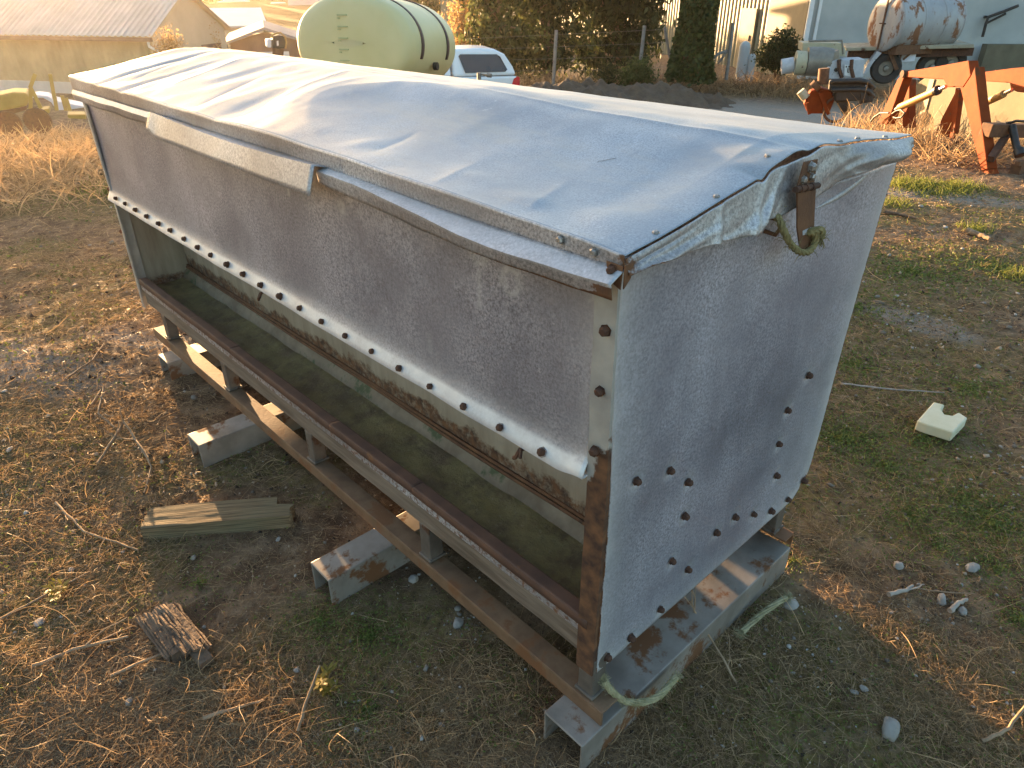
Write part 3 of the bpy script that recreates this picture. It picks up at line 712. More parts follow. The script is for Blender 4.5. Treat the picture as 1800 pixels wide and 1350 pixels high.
# weathered plank with splintered end, built from lengthwise fibres of wood
def plank():
    a, b_ = hz(251, 911, .05), hz(518, 888, .05); d = b_ - a; ln = np.linalg.norm(d); d /= ln; s = np.array([d[1], -d[0], 0]); n = 15
    wd = .115; rows = []
    us = np.linspace(0, 1, 46)
    b = MB(); top = np.zeros((46, n, 3)); bot = np.zeros((46, n, 3))
    for j in range(n):
        v = (j / (n - 1) - .5) * wd
        e0 = .012 * vn(j * .7, 3.0, 4); e1 = -.075 if 0.25 < v / wd + .5 < .62 and False else 0
        e1 = -.055 * (1 if v < -.012 else 0) - .018 * vn(j * 1.3, 9.0, 2)
        for i, u in enumerate(us):
            q = a + d * (e0 + (ln + e1 - e0) * u) + s * v
            gr = .0022 * (vn(j * .9, u * 2.0, 14) - .5) + .0012 * (vn(j * 3.1, u * 9, 4) - .5)
            top[i, j] = q + np.array([0, 0, gr + .002 * math.sin(u * 3)]); bot[i, j] = q - np.array([0, 0, .056])
    b.grid(top); b.grid(bot)
    N = 46 * n; f = []
    for i in range(45): f += [(i * n, (i + 1) * n, N + (i + 1) * n, N + i * n), (i * n + n - 1, N + i * n + n - 1, N + (i + 1) * n + n - 1, (i + 1) * n + n - 1)]
    for j in range(n - 1): f += [(j, N + j, N + j + 1, j + 1), (45 * n + j, 45 * n + j + 1, N + 45 * n + j + 1, N + 45 * n + j)]
    b.f += f
    m = NT('plank_wood'); 
    uvw = m.n('ShaderNodeMapping'); uvw.vector_type = 'TEXTURE'; uvw.inputs['Rotation'].default_value = (0, 0, math.atan2(d[1], d[0])); uvw.inputs['Scale'].default_value = (1 / 6, 1 / 240, 1 / 240); m.l(m.co.outputs['Object'], uvw.inputs[0])
    nz = m.n('ShaderNodeTexNoise'); nz.inputs['Scale'].default_value = 1; nz.inputs['Detail'].default_value = 4; m.l(uvw.outputs[0], nz.inputs['Vector'])
    c = m.ramp(nz.outputs['Fac'], [(.35, (.065, .045, .024)), (.5, (.145, .105, .056)), (.65, (.21, .16, .09))])
    c = m.mix(m.ramp(m.noise(5, 4), [(.5, 0.0), (.66, .3)]), c, (.14, .14, .08))
    m.bump(nz.outputs['Fac'], .35, .003); M['plank'] = m.done(c, .9)
    loc = (a + b_) / 2; loc[2] = 0
    tag(b.build('plank', M['plank'], None, org=tuple(loc), smooth=35), 'weathered plank with a splintered end lying beside the feeder', 'plank')
plank()
def bark():
    a, b_ = hz(270, 1062, .05), hz(334, 1142, .05); d = b_ - a; ln = np.linalg.norm(d); d /= ln; s = np.array([d[1], -d[0], 0])
    b = MB(); n = 15; rd = random.Random(5)
    for j in range(n):
        v = (j / (n - 1) - .5) * .105
        e0, e1 = rd.uniform(-.01, .02), ln - (.045 if j > 9 else 0) + rd.uniform(-.015, .015)
        hgt = .048 - .020 * (2 * j / (n - 1) - 1) ** 2
        pts = [a + d * (e0 + (e1 - e0) * t) + s * (v + rd.gauss(0, .0015)) + np.array([0, 0, -.05 + hgt * rd.uniform(.85, 1.05) - .004]) for t in np.linspace(0, 1, 9)]
        b.tube(pts, [.0055 * rd.uniform(.7, 1.15) for _ in pts], 6)
    core = [a + d * .02 - np.array([0, 0, .03]), b_ - d * .03 - np.array([0, 0, .03])]
    b.bar(core[0], core[1], .085, .036)
    tip = b_ - s * .02; b.bar(tip - d * .05 - np.array([0, 0, .03]), tip + d * .045 - np.array([0, 0, .036]), .038, .022)
    loc = (a + b_) / 2; loc[2] = 0
    tag(b.build('bark_slab', M['bark'], None, org=tuple(loc), smooth=50), 'ridged chunk of dark bark lying in the dry grass', 'bark')
bark()
def foam():
    z1 = .048; top = [(1641, 706), (1661, 711), (1655, 719), (1661, 728), (1674, 730), (1685, 724), (1701, 734), (1676, 760), (1630, 746), (1612, 739)]
    P = [hz(x, y, z1) for x, y in top]; cc = np.mean(P, 0); low = [np.array([p[0], p[1], .0]) for p in P]
    b = MB(); n = len(P)
    b.add(P + low, [tuple(range(n))] + [(i, (i + 1) % n, n + (i + 1) % n, n + i) for i in range(n)] + [tuple(range(2 * n - 1, n - 1, -1))])
    o = b.build('foam_block', M['foam'], None, org=(cc[0], cc[1], 0), bevel=.007); o.modifiers[-1].segments = 3
    tag(o, 'cream foam packing block with a notch cut out, lying on the ground', 'foam block')
foam()
def rock(px, py, r, label, m='stone', seed=0, flat=.65, name='stone', group=None):
    import bmesh
    bm = bmesh.new(); bmesh.ops.create_icosphere(bm, subdivisions=3, radius=1)
    rd = random.Random(seed); ph = [rd.uniform(0, 6) for _ in range(6)]; sx, sy = rd.uniform(.8, 1.3), rd.uniform(.7, 1.0)
    cuts = [(Vector((rd.gauss(0, 1), rd.gauss(0, 1), rd.gauss(0, 1))).normalized(), rd.uniform(.6, .85)) for _ in range(7)]
    for v in bm.verts:
        p = v.co.copy()
        for nn, dd in cuts:
            e = p.dot(nn) - dd
            if e > 0: p -= nn * e * .85
        p *= 1 + .06 * math.sin(p.x * 7 + ph[0]) * math.sin(p.y * 6 + ph[1]) + .04 * math.sin(p.z * 11 + ph[2])
        v.co = Vector((p.x * sx * r, p.y * sy * r, p.z * flat * r))
    me = bpy.data.meshes.new(name); bm.to_mesh(me); bm.free(); me.polygons.foreach_set('use_smooth', [True] * len(me.polygons))
    me.materials.append(M[m]); o = bpy.data.objects.new(name, me); col.objects.link(o)
    g = gp(px, py); o.location = (g[0], g[1], g[2] + r * flat * .55); o.rotation_euler = (0, 0, rd.uniform(0, 6))
    return tag(o, label, 'stone', group)
rock(1563, 1289, .030, 'largest pale stone, in the dry grass off the near end of the feeder', seed=1)
rock(1517, 1214, .012, 'rounded pebble next to a darker one, uphill of the largest stone', seed=2)
rock(1502, 1216, .010, 'greenish grey pebble touching a rounder one near the dry twigs', seed=22)
rock(727, 1020, .020, 'crumbly white stone against the middle skid of the feeder', seed=3)
rock(805, 1098, .017, 'pale stone in the cluster beside the front rail', seed=4)
rock(72, 1098, .020, 'tan flat stone at the left among dry stems', seed=5, flat=.4)
rock(523, 1181, .010, 'small round white pebble left of the yellow-leaved weed', seed=6)
rock(627, 1285, .009, 'small white pebble right of the yellow-leaved weed', seed=7)
rock(1708, 1000, .024, 'flat grey stone by the mossy rust-brown patch', seed=8, flat=.45)
rock(1655, 1056, .020, 'grey stone left of a short stick on the right', seed=9)
rock(1690, 1077, .018, 'pale stone under the end of a short stick on the right', seed=10)
rock(1577, 998, .020, 'whitish stone in front of the foam block among moss', seed=11)
rock(1388, 1066, .030, 'blue-grey flat stone under the rope end', seed=12, flat=.4)
rock(127, 1004, .012, 'round brownish stone by the long dry stem', seed=13)
rock(490, 950, .010, 'pinkish pebble below the plank', seed=14)
rock(1505, 850, .030, 'dark grey stone beyond the foam block path', seed=15, flat=.5) if False else None

def stick(pix, r, label, m='stick', ups=None, name='stick', twigs=0, seed=0, cat='stick'):
    P = [gp(x, y, (ups[i] if ups else r + .006)) for i, (x, y) in enumerate(pix)]
    rd = random.Random(seed); pts = []
    for i in range(len(P) - 1):
        for t in np.linspace(0, 1, 6)[:-1]: pts.append(P[i] * (1 - t) + P[i + 1] * t + np.array([rd.gauss(0, min(r, .005) * .3), rd.gauss(0, min(r, .005) * .3), rd.gauss(0, r * .1)]))
    pts.append(P[-1]); b = MB(); n = len(pts)
    b.tube(pts, [r * (1.1 - .55 * i / n) * rd.uniform(.9, 1.1) for i in range(n)], 7)
    for _ in range(twigs):
        i = rd.randrange(2, n - 1); q = [pts[i]]; dd = pts[i] - pts[i - 2]; dd = dd / np.linalg.norm(dd) + np.array([rd.gauss(0, .7), rd.gauss(0, .7), rd.uniform(0, .6)])
        for _k in range(4): q.append(q[-1] + dd * rd.uniform(.012, .03)); dd = dd + np.array([rd.gauss(0, .3), rd.gauss(0, .3), rd.gauss(0, .3)])
        b.tube(q, [r * .5, r * .4, r * .35, r * .3, r * .2], 5)
    loc = tuple(P[0])
    return tag(b.build(name, M[m], None, org=loc, smooth=60), label, cat)
stick([(60, 1180), (130, 1150), (228, 1125)], .006, 'straight dry stick at lower left pointing away from the bark', seed=1, twigs=2)
stick([(195, 1197), (250, 1175), (308, 1147)], .0045, 'thin dry stick ending at the lower tip of the bark', seed=2)
stick([(360, 1270), (410, 1255), (465, 1236)], .0055, 'pale split stick at the bottom left below the bark', seed=3)
stick([(525, 1290), (545, 1250), (570, 1208)], .0045, 'bent pale stem standing behind the yellow-leaved weed', ups=[.01, .05, .09], seed=4)
stick([(0, 1095), (60, 1062), (160, 1010)], .004, 'long thin dry stem at the left edge', seed=5)
stick([(98, 885), (150, 940), (245, 972)], .0045, 'curved pale stem reaching towards the plank', seed=6, twigs=2)
stick([(1555, 378), (1580, 382), (1610, 389)], .016, 'dark wooden stake lying near the back corner of the feeder', m='bark', seed=7)
stick([(1698, 412), (1718, 418), (1738, 426)], .022, 'short reddish piece of wood by a green tuft at the right', m='stick', seed=8)
stick([(1478, 677), (1560, 686), (1660, 690)], .005, 'dark wire-like stem stretched along the ground toward the foam block', m='stick_grey', seed=9)
stick([(1560, 1050), (1590, 1042), (1603, 1034)], .007, 'short grey twig at the right above the pebbles', m='stick_grey', seed=10, twigs=1)
stick([(1668, 1078), (1684, 1066), (1697, 1058)], .008, 'stubby grey stick propped on a pale stone', m='stick_grey', seed=11)
stick([(1600, 1035), (1660, 1045), (1715, 1046)], .0025, 'hair-thin straw right of the short grey twig', seed=12)
stick([(1725, 1308), (1770, 1290), (1790, 1262), (1800, 1235)], .005, 'orange arching stem at the bottom right corner', ups=[.01, .03, .07, .12], seed=13)
stick([(1294, 1205), (1250, 1150), (1215, 1125), (1205, 1113)], .0035, 'thorny dry stem leaning up against the near skid', ups=[.01, .05, .10, .13], seed=14, twigs=5)
stick([(120, 670), (165, 640), (185, 610)], .005, 'pale bleached stem curving on the ground left of the feeder', seed=15, twigs=1)
stick([(175, 820), (230, 775), (270, 830), (255, 870)], .0055, 'bushy dry twig in front of the far skids', ups=[.01, .09, .02, .01], seed=16, twigs=9)
stick([(165, 720), (190, 700), (178, 745), (205, 760)], .006, 'gnarled bleached twig at the far left of the trough', ups=[.02, .06, .05, .02], seed=17, twigs=8)

# weed with yellow leaves
def weed(px, py, label, n, h, seed, cols='leaf_yellow'):
    g = gp(px, py); rd = random.Random(seed); t = thing('weed', label, 'weed', g)
    b = MB(); lv = MB()
    for s_ in range(n):
        p = np.array(g); d = np.array([rd.gauss(0, .5), rd.gauss(0, .5), 1.0]); q = [p]
        for k2 in range(5):
            p = p + d / np.linalg.norm(d) * h / 5; q.append(p); d = d + np.array([rd.gauss(0, .25), rd.gauss(0, .25), -.05])
            for _ in range(4):
                a = rd.uniform(0, 6.3); r_ = rd.uniform(.008, .016); u = np.array([math.cos(a), math.sin(a), rd.uniform(.1, .5)]); v = np.array([-math.sin(a), math.cos(a), 0]) * .5
                lv.add([p, p + u * r_ + v * r_ * .6, p + u * r_ * 1.9, p + u * r_ - v * r_ * .6], [(0, 1, 2, 3)])
        b.tube(q, [.0016, .0014, .0012, .001, .0008, .0006], 5)
    b.build('stem', M['stick'], t); lv.build('leaves', M[cols], t)
def leafmat(name, c1, c2, tr=.4):
    k = NT(name); oi = k.attr('tint'); c = k.ramp(oi, [(0, c1), (1, c2)])
    t = k.n('ShaderNodeBsdfTranslucent'); mx = k.n('ShaderNodeMixShader'); mx.inputs[0].default_value = tr
    k.l(c, t.inputs[0]); k.l(k.b.outputs[0], mx.inputs[1]); k.l(t.outputs[0], mx.inputs[2])
    k.l(mx.outputs[0], k.t.nodes['Material Output'].inputs[0]); k.done(c, .6, 0, .3); return k.m
M['leaf_yellow'] = leafmat('leaf_yellow', (.20, .17, .035), (.28, .24, .045), .4)
weed(572, 1218, 'small weed with yellow-green leaves in the foreground', 5, .06, 4)
weed(100, 1052, 'tiny orange-leaved weed at the left foreground', 4, .05, 5)

# ------------------------------------------------------------------ loose ground cover
def ribbons(P, D, ln, wd, seg, curl, droop, lift=0.0, follow=True):
    n = len(P); pts = np.zeros((n, seg + 1, 3)); pts[:, 0] = P; d = D / np.linalg.norm(D, axis=1, keepdims=True)
    ax = rng.normal(size=(n, 3)); ax /= np.linalg.norm(ax, axis=1, keepdims=True)
    for i in range(seg):
        d = d + np.cross(ax, d) * (curl / seg)[:, None] + rng.normal(scale=.10, size=(n, 3)) * min(1, 4 / seg); d[:, 2] -= droop / seg
        d /= np.linalg.norm(d, axis=1, keepdims=True)
        pts[:, i + 1] = pts[:, i] + d * (ln / seg)[:, None]
    if follow:
        g = terr(pts[..., 0], pts[..., 1]) + .002
        pts[..., 2] = np.maximum(pts[..., 2], g + .0)
    side = rng.normal(size=(n, 3)); side /= np.linalg.norm(side, axis=1, keepdims=True)
    tg = pts[:, -1] - pts[:, 0]; side = np.cross(tg, side); side /= np.linalg.norm(side, axis=1, keepdims=True) + 1e-9
    tp = np.linspace(1, .35, seg + 1)[None, :, None]
    a = pts + side[:, None] * wd[:, None, None] * tp * .5; b = pts - side[:, None] * wd[:, None, None] * tp * .5
    V = np.stack([a, b], 2).reshape(-1, 3); base = (np.arange(n) * (seg + 1) * 2)[:, None]; i = np.arange(seg)[None] * 2
    q = np.stack([base + i, base + i + 1, base + i + 3, base + i + 2], -1).reshape(-1, 4)
    return V, q, (seg + 1) * 2
def polar(n, r0, r1, a0, a1, p=1.0):
    r = r0 * (r1 / r0) ** (rng.random(n) ** p); a = np.radians(rng.uniform(a0, a1, n))
    return CAM[0] + r * np.sin(a), CAM[1] + r * np.cos(a), r
def keep_out(x, y):                            # bare soil under the feeder
    return (x > .03 * S) & (x < .93 * S) & (y > -.02) & (y < 2.72 * S)
M['straw'] = leafmat('straw', (.11, .065, .032), (.54, .375, .205), .28)
M['moss_leaf'] = leafmat('moss_leaf', (.09, .115, .024), (.20, .235, .06), .3)
M['grass_green'] = leafmat('grass_green', (.10, .12, .02), (.24, .26, .06), .4)
def straw_field(name, n, r0, r1, a0, a1, lmin, lmax, wmin, wmax, seg, thr, seed, elev=.25, tint=(0, 1), droop=.8, label=None, p=1.0):
    x, y, r = polar(n, r0, r1, a0, a1, p)
    dens = fbm(x * 1.7, y * 1.7, 3, seed); k2 = (dens + rng.normal(scale=.06, size=n) > thr) & ~(keep_out(x, y) & (rng.random(n) > .12))
    x, y, r = x[k2], y[k2], r[k2]; m = len(x)
    P = np.stack([x, y, terr(x, y) + .001], -1); a = rng.uniform(0, 2 * np.pi, m) ; el = np.abs(rng.normal(scale=elev, size=m))
    D = np.stack([np.cos(a), np.sin(a), el], -1); ln = rng.uniform(lmin, lmax, m); wd = rng.uniform(wmin, wmax, m) * np.clip(r / 2.2, .75, 4)
    V, q, c = ribbons(P, D, ln, wd, seg, rng.normal(scale=1.6, size=m), droop)
    t = np.repeat(np.clip(rng.normal((tint[0] + tint[1]) / 2, (tint[1] - tint[0]) / 3, m), 0, 1), c)
    o = npmesh(name, V, q, M['straw'], attrs={'tint': t}, kind='stuff'); tag(o, label, 'grass'); return o
straw_field('dry_grass', 135000, .8, 9, -22, 108, .015, .06, .0011, .0022, 3, .39, 3, .38, (.05, .9), label='short dry thatch of dead grass over the yard')
straw_field('far_thatch', 75000, 2.4, 11, -18, 104, .03, .09, .0010, .0018, 3, .36, 6, .45, (.1, .85), label='flattened dead grass further out over the yard')
straw_field('dry_stems', 5200, .8, 11, -22, 108, .08, .26, .0013, .0028, 8, .50, 11, .30, (.3, 1), 1.1, label='tangled longer dead stems scattered over the ground')
def patch(name, spots, m, label, lmin, lmax, wmin, wmax, seg, el, droop, tint, curl=1.2, frac=1.0):
    Vs, Qs, Ts = [], [], []; off = 0
    for px, py, rad, n in spots:
        n = int(n * frac); g = ag(px, py); r = rad * np.sqrt(rng.random(n)) * rng.uniform(.6, 1.15, n); a = rng.uniform(0, 2 * np.pi, n)
        x, y = g[0] + r * np.cos(a), g[1] + r * np.sin(a)
        P = np.stack([x, y, terr(x, y)], -1); a = rng.uniform(0, 2 * np.pi, n)
        D = np.stack([np.cos(a), np.sin(a), np.abs(rng.normal(el, .4, n))], -1)
        sc_ = max(1, np.hypot(*(g - CAM)[:2]) / 3.5)
        V, q, c = ribbons(P, D, rng.uniform(lmin, lmax, n), rng.uniform(wmin, wmax, n) * min(sc_, 3), seg, rng.normal(scale=curl, size=n), droop)
        Vs.append(V); Qs.append(q + off); off += len(V); Ts.append(np.repeat(np.clip(rng.normal((tint[0] + tint[1]) / 2, (tint[1] - tint[0]) / 3, n), 0, 1), c))
    o = npmesh(name, np.concatenate(Vs), np.concatenate(Qs), M[m], attrs={'tint': np.concatenate(Ts)}, kind='stuff'); tag(o, label, 'grass'); return o
# mats of tangled dead stems in the foreground
patch('fine_mat', [(60, 400, .8, 800), (150, 380, .8, 600), (40, 350, 1.0, 600), (220, 560, .3, 400), (180, 500, .5, 600), (100, 700, .35, 700), (200, 850, .3, 500), (30, 720, .35, 600), (880, 1200, .22, 700), (800, 1290, .26, 800), (700, 1330, .2, 500), (1150, 1320, .25, 700), (1290, 1150, .22, 600), (1230, 1240, .22, 600), (1450, 1180, .2, 500), (1700, 1310, .22, 900), (1600, 1200, .22, 600), (460, 1180, .2, 700), (320, 1270, .25, 1000), (200, 1320, .25, 1000), (60, 1250, .25, 900), (420, 1330, .2, 700), (180, 1180, .25, 900), (60, 1120, .25, 800), (250, 720, .25, 600), (120, 900, .3, 900), (230, 960, .2, 500), (200, 1010, .25, 700), (60, 980, .25, 700), (50, 800, .3, 800), (150, 780, .3, 700), (1420, 960, .2, 500), (1500, 700, .35, 600), (1600, 900, .35, 700), (1560, 1080, .25, 700), (1700, 1120, .3, 800), (1760, 960, .3, 600), (1650, 700, .4, 600), (1750, 1230, .25, 700), (60, 640, .4, 900), (120, 560, .5, 900), (60, 480, .6, 900), (160, 440, .6, 800), (1500, 560, .4, 500), (1650, 450, .6, 700), (1740, 600, .6, 700)],
      'straw', 'fine matted dead grass over the soil', .018, .06, .0010, .0019, 4, .55, .7, (.05, 1.0), 1.8, 1.55)
patch('stem_tangle', [(880, 1200, .20, 420), (800, 1290, .24, 420), (960, 1180, .12, 220), (700, 1330, .18, 220), (1150, 1320, .22, 420), (1290, 1150, .20, 360), (1230, 1240, .2, 320), (1450, 1180, .18, 200), (1700, 1310, .20, 420), (1600, 1200, .2, 180), (460, 1180, .16, 220), (320, 1270, .2, 340), (200, 1320, .2, 340), (60, 1250, .22, 260), (420, 1330, .16, 260), (250, 720, .22, 260), (230, 640, .3, 200), (120, 900, .25, 200), (200, 1010, .2, 180), (1420, 960, .18, 260), (1500, 700, .3, 200), (560, 1290, .1, 120)],
      'straw', 'matted dead stems in the foreground', .05, .19, .0011, .0024, 8, .25, 1.2, (.1, .95), 1.5, .40)
# dry clumps at the left and along the far edge of the yard
patch('straw_clump', [(60, 262, .9, 900), (110, 280, 1.0, 900), (30, 300, .9, 500), (140, 300, .8, 500), (95, 240, 1.0, 600), (1640, 262, .5, 500), (1560, 250, .5, 300), (1690, 280, .5, 300), (20, 330, .9, 350), (120, 340, .9, 350), (1760, 262, .4, 300)],
      'straw', 'bleached dry grass clumps at the edge of the yard', .16, .42, .003, .006, 5, 1.0, .7, (.35, 1))
patch('green_tufts', [(1600, 325, .25, 500), (1640, 335, .35, 600), (1690, 330, .25, 300), (1715, 405, .14, 160), (1790, 488, .14, 120), (1570, 360, .18, 160), (190, 335, .4, 260)], 'grass_green', 'short green grass tufts behind the feeder', .04, .11, .0022, .004, 4, 1.6, .5, (0, 1))
# low mossy leaves
def leafquads(P, size, tilt=.8):
    n = len(P); u = rng.normal(size=(n, 3)); u[:, 2] *= tilt; u /= np.linalg.norm(u, axis=1, keepdims=True)
    v = np.cross(u, rng.normal(size=(n, 3))); v /= np.linalg.norm(v, axis=1, keepdims=True) + 1e-9
    s = size[:, None]
    V = np.stack([P - u * s, P + v * s * .45, P + u * s, P - v * s * .45], 1).reshape(-1, 3)
    return V, (np.arange(n) * 4)[:, None] + np.arange(4)[None]
def mosscover():
    x, y, r = polar(60000, .8, 8, -15, 105)
    d = fbm(x * 1.3, y * 1.3, 4, 40); fine = fbm(x * 9, y * 9, 2, 44)
    k2 = (d > .47) & (fine > .45) & ~keep_out(x, y); x, y, r = x[k2], y[k2], r[k2]
    ex = []
    for px, py, rad, n in ((1480, 770, .30, 2800), (1740, 920, .34, 3200), (1700, 880, .3, 1500), (1560, 820, .35, 1300), (1650, 960, .3, 1000), (1500, 640, .4, 1100), (1700, 680, .45, 1200), (1600, 480, .6, 1300), (1740, 470, .6, 1200), (1790, 1090, .12, 700), (1600, 905, .15, 900), (1390, 990, .1, 300), (650, 1120, .25, 1600), (560, 1090, .2, 1000), (1500, 540, .4, 900), (640, 1250, .15, 800), (350, 1030, .2, 500), (1620, 770, .3, 900), (1750, 1000, .2, 500)):
        g = ag(px, py); rr = rad * np.abs(rng.normal(scale=.55, size=n)); a = rng.uniform(0, 6.283, n); ex.append(np.stack([g[0] + rr * np.cos(a), g[1] + rr * np.sin(a)], -1))
    ex = np.concatenate(ex); x = np.concatenate([x, ex[:, 0]]); y = np.concatenate([y, ex[:, 1]]); n = len(x)
    r = np.hypot(x - CAM[0], y - CAM[1])
    P = np.stack([x, y, terr(x, y) + rng.uniform(.001, .012, n)], -1)
    V, q = leafquads(P, rng.uniform(.003, .006, n) * np.clip(r / 2, 1, 3))
    tag(npmesh('moss', V, q, M['moss_leaf'], attrs={'tint': np.repeat(rng.random(n), 4)}, kind='stuff'), 'low green moss and creeping weeds on the soil', 'moss')
mosscover()
def gravel():
    x, y, r = polar(5200, .8, 9, -15, 106); k2 = rng.random(len(x)) < (.25 + .75 * (fbm(x * 2, y * 2, 3, 70) > .52)); x, y, r = x[k2], y[k2], r[k2]
    ex = []
    for px, py, rad, n in ((805, 1095, .05, 26), (820, 1110, .06, 24), (1640, 1070, .12, 60), (1550, 1180, .2, 70), (1380, 1110, .12, 60), (1750, 880, .2, 70), (700, 960, .2, 60), (1600, 345, .8, 120), (1440, 1130, .15, 60), (1605, 565, .3, 90), (1760, 800, .15, 40)):
        g = ag(px, py); ex.append(np.stack([g[0] + rng.normal(scale=rad * .6, size=n), g[1] + rng.normal(scale=rad * .6, size=n)], -1))
    ex = np.concatenate(ex); x = np.concatenate([x, ex[:, 0]]); y = np.concatenate([y, ex[:, 1]]); n = len(x)
    r = np.hypot(x - CAM[0], y - CAM[1])
    t = (1 + 5 ** .5) / 2; I = np.array([(-1, t, 0), (1, t, 0), (-1, -t, 0), (1, -t, 0), (0, -1, t), (0, 1, t), (0, -1, -t), (0, 1, -t), (t, 0, -1), (t, 0, 1), (-t, 0, -1), (-t, 0, 1)]) / 1.9
    T = np.array([(0, 11, 5), (0, 5, 1), (0, 1, 7), (0, 7, 10), (0, 10, 11), (1, 5, 9), (5, 11, 4), (11, 10, 2), (10, 7, 6), (7, 1, 8), (3, 9, 4), (3, 4, 2), (3, 2, 6), (3, 6, 8), (3, 8, 9), (4, 9, 5), (2, 4, 11), (6, 2, 10), (8, 6, 7), (9, 8, 1)])
    s = np.exp(rng.normal(math.log(.0032), .5, n)) * np.clip(r / 2.2, .9, 2.2)
    V = (I[None] * (1 + rng.normal(scale=.16, size=(n, 12, 1)))) * (s[:, None] * np.array([1, .8, .6])[None] * rng.uniform(.7, 1.3, (n, 3)))[:, None]
    a = rng.uniform(0, 6.28, n); ca, sa = np.cos(a)[:, None], np.sin(a)[:, None]
    V = np.stack([V[..., 0] * ca - V[..., 1] * sa, V[..., 0] * sa + V[..., 1] * ca, V[..., 2]], -1) + np.stack([x, y, terr(x, y) + s * .35], -1)[:, None]
    k3 = NT('pebbles'); M['pebbles'] = k3.done(k3.ramp(k3.attr('tint'), [(0, (.12, .095, .07)), (.7, (.26, .235, .20)), (1, (.48, .46, .42))]), .9)
    tag(npmesh('gravel', V.reshape(-1, 3), ((np.arange(n) * 12)[:, None, None] + T[None]).reshape(-1, 3), M['pebbles'], attrs={'tint': np.repeat(rng.random(n), 12)}, smooth=True, kind='stuff'), 'pale pebbles and grit scattered over the soil', 'gravel')
gravel()
def crumbs():
    x, y, r = polar(34000, .8, 5.5, -15, 106, 1.15); n = len(x)
    O = np.array([(1, 0, 0), (-1, 0, 0), (0, 1, 0), (0, -1, 0), (0, 0, 1), (0, 0, -1)]); T = np.array([(0, 2, 4), (2, 1, 4), (1, 3, 4), (3, 0, 4), (2, 0, 5), (1, 2, 5), (3, 1, 5), (0, 3, 5)])
    s = np.exp(rng.normal(math.log(.0026), .45, n)) * np.clip(r / 2.0, .8, 2.5)
    V = O[None] * rng.uniform(.5, 1.3, (n, 6, 1)) * s[:, None, None] + rng.normal(scale=.25, size=(n, 6, 3)) * s[:, None, None] + np.stack([x, y, terr(x, y) + s * .3], -1)[:, None]
    k3 = NT('crumb'); M['crumb'] = k3.done(k3.ramp(k3.attr('tint'), [(0, (.03, .019, .012)), (.6, (.15, .10, .064)), (1, (.42, .325, .225))]), .95)
    tag(npmesh('soil_crumbs', V.reshape(-1, 3), ((np.arange(n) * 6)[:, None, None] + T[None]).reshape(-1, 3), M['crumb'], attrs={'tint': np.repeat(rng.random(n), 6)}, kind='stuff'), 'crumbs of dry soil and litter on the ground', 'soil')
crumbs()

# ------------------------------------------------------------------ background helpers
def azv(az): return np.array([math.sin(R(az)), math.cos(R(az)), 0.0])
UP = np.array([0, 0, 1.0])
def ground_at(p): return float(terr0(p[0], p[1]))
def quadbox(b, p, u, lu, v, lv, z0, z1):       # upright box: corner p, runs lu along u and lv along v
    p = np.array([p[0], p[1], 0.0])
    q = [p, p + u * lu, p + u * lu + v * lv, p + v * lv]
    return b.prism([c_ + UP * z0 for c_ in q], UP * (z1 - z0))
def corrugated(p0, u, ln, z0, z1, pitch=.2, amp=.025, nrm=None, slope=None, rows=2):
    n = int(ln / pitch * 6); t = np.linspace(0, ln, n); w_ = amp * np.clip(1.6 * np.cos(t / pitch * 2 * math.pi), -1, 1)
    P = np.zeros((n, rows, 3))
    for j in range(rows):
        f = j / (rows - 1)
        base = np.asarray(p0)[None] + u[None] * t[:, None] + nrm[None] * w_[:, None]
        off = (slope * f) if slope is not None else UP * (z0 + (z1 - z0) * f)
        P[:, j] = base + off
    b = MB(); b.grid(P); return b
# materials
M['cream_sheet'] = mat('cream_sheet', (.25, .215, .13), (.32, .28, .175), 1.2, .55, 0, 0, c3=(.50, .38, .20), s3=1.5, t3=.62)
M['tan_panel'] = mat('tan_panel', (.22, .18, .11), (.27, .22, .135), 2, .7)
M['grey_wall'] = mat('grey_wall', (.36, .38, .37), (.46, .48, .46), .7, .75, 0, .2, 20, .01, c3=(.30, .29, .26), s3=.5, t3=.6)
M['white_trim'] = mat('white_trim', (.66, .67, .66), (.74, .75, .74), 3, .5)
M['shed_roof'] = mat('shed_roof', (.40, .37, .33), (.50, .465, .42), .8, .55, .25)
M['shed_wall'] = mat('shed_wall', (.36, .275, .15), (.45, .35, .20), 1.2, .8)
M['block_wall'] = mat('block_wall', (.46, .44, .41), (.56, .54, .50), 1.5, .85)
M['dark_trim'] = mat('dark_trim', (.16, .10, .06), (.22, .14, .09), 3, .6)
M['poly'] = (lambda k: (k.b.inputs['Subsurface Weight'].__setattr__('default_value', .35), k.b.inputs['Subsurface Radius'].__setattr__('default_value', (.12, .12, .05)), k.done(k.mix(k.ramp(k.noise(3, 5), [(.5, 0.0), (.75, .5)]), k.ramp(k.noise(2.2, 5), [(.3, (.56, .51, .25)), (.7, (.63, .58, .33))]), (.50, .50, .27)), .45))[-1])(NT('poly_plastic'))
M['strap'] = mat('strap', (.07, .045, .04), (.11, .07, .06), 20, .6, .4)
M['car_white'] = mat('car_white', (.72, .74, .76), (.76, .78, .80), 2, .25)
M['glass_dark'] = mat('glass_dark', (.012, .013, .015), (.02, .02, .022), 2, .08)
M['tail_red'] = mat('tail_red', (.55, .02, .03), (.65, .03, .04), 8, .25)
M['tyre'] = mat('tyre', (.022, .021, .02), (.04, .037, .034), 12, .85)
M['orange'] = mat('orange', (.17, .030, .005), (.23, .046, .008), 6, .75, 0, .2, 60, .002, c3=(.10, .042, .018), s3=5, t3=.60, spec=.15)
M['ram'] = mat('ram', (.36, .20, .06), (.46, .28, .09), 10, .55)
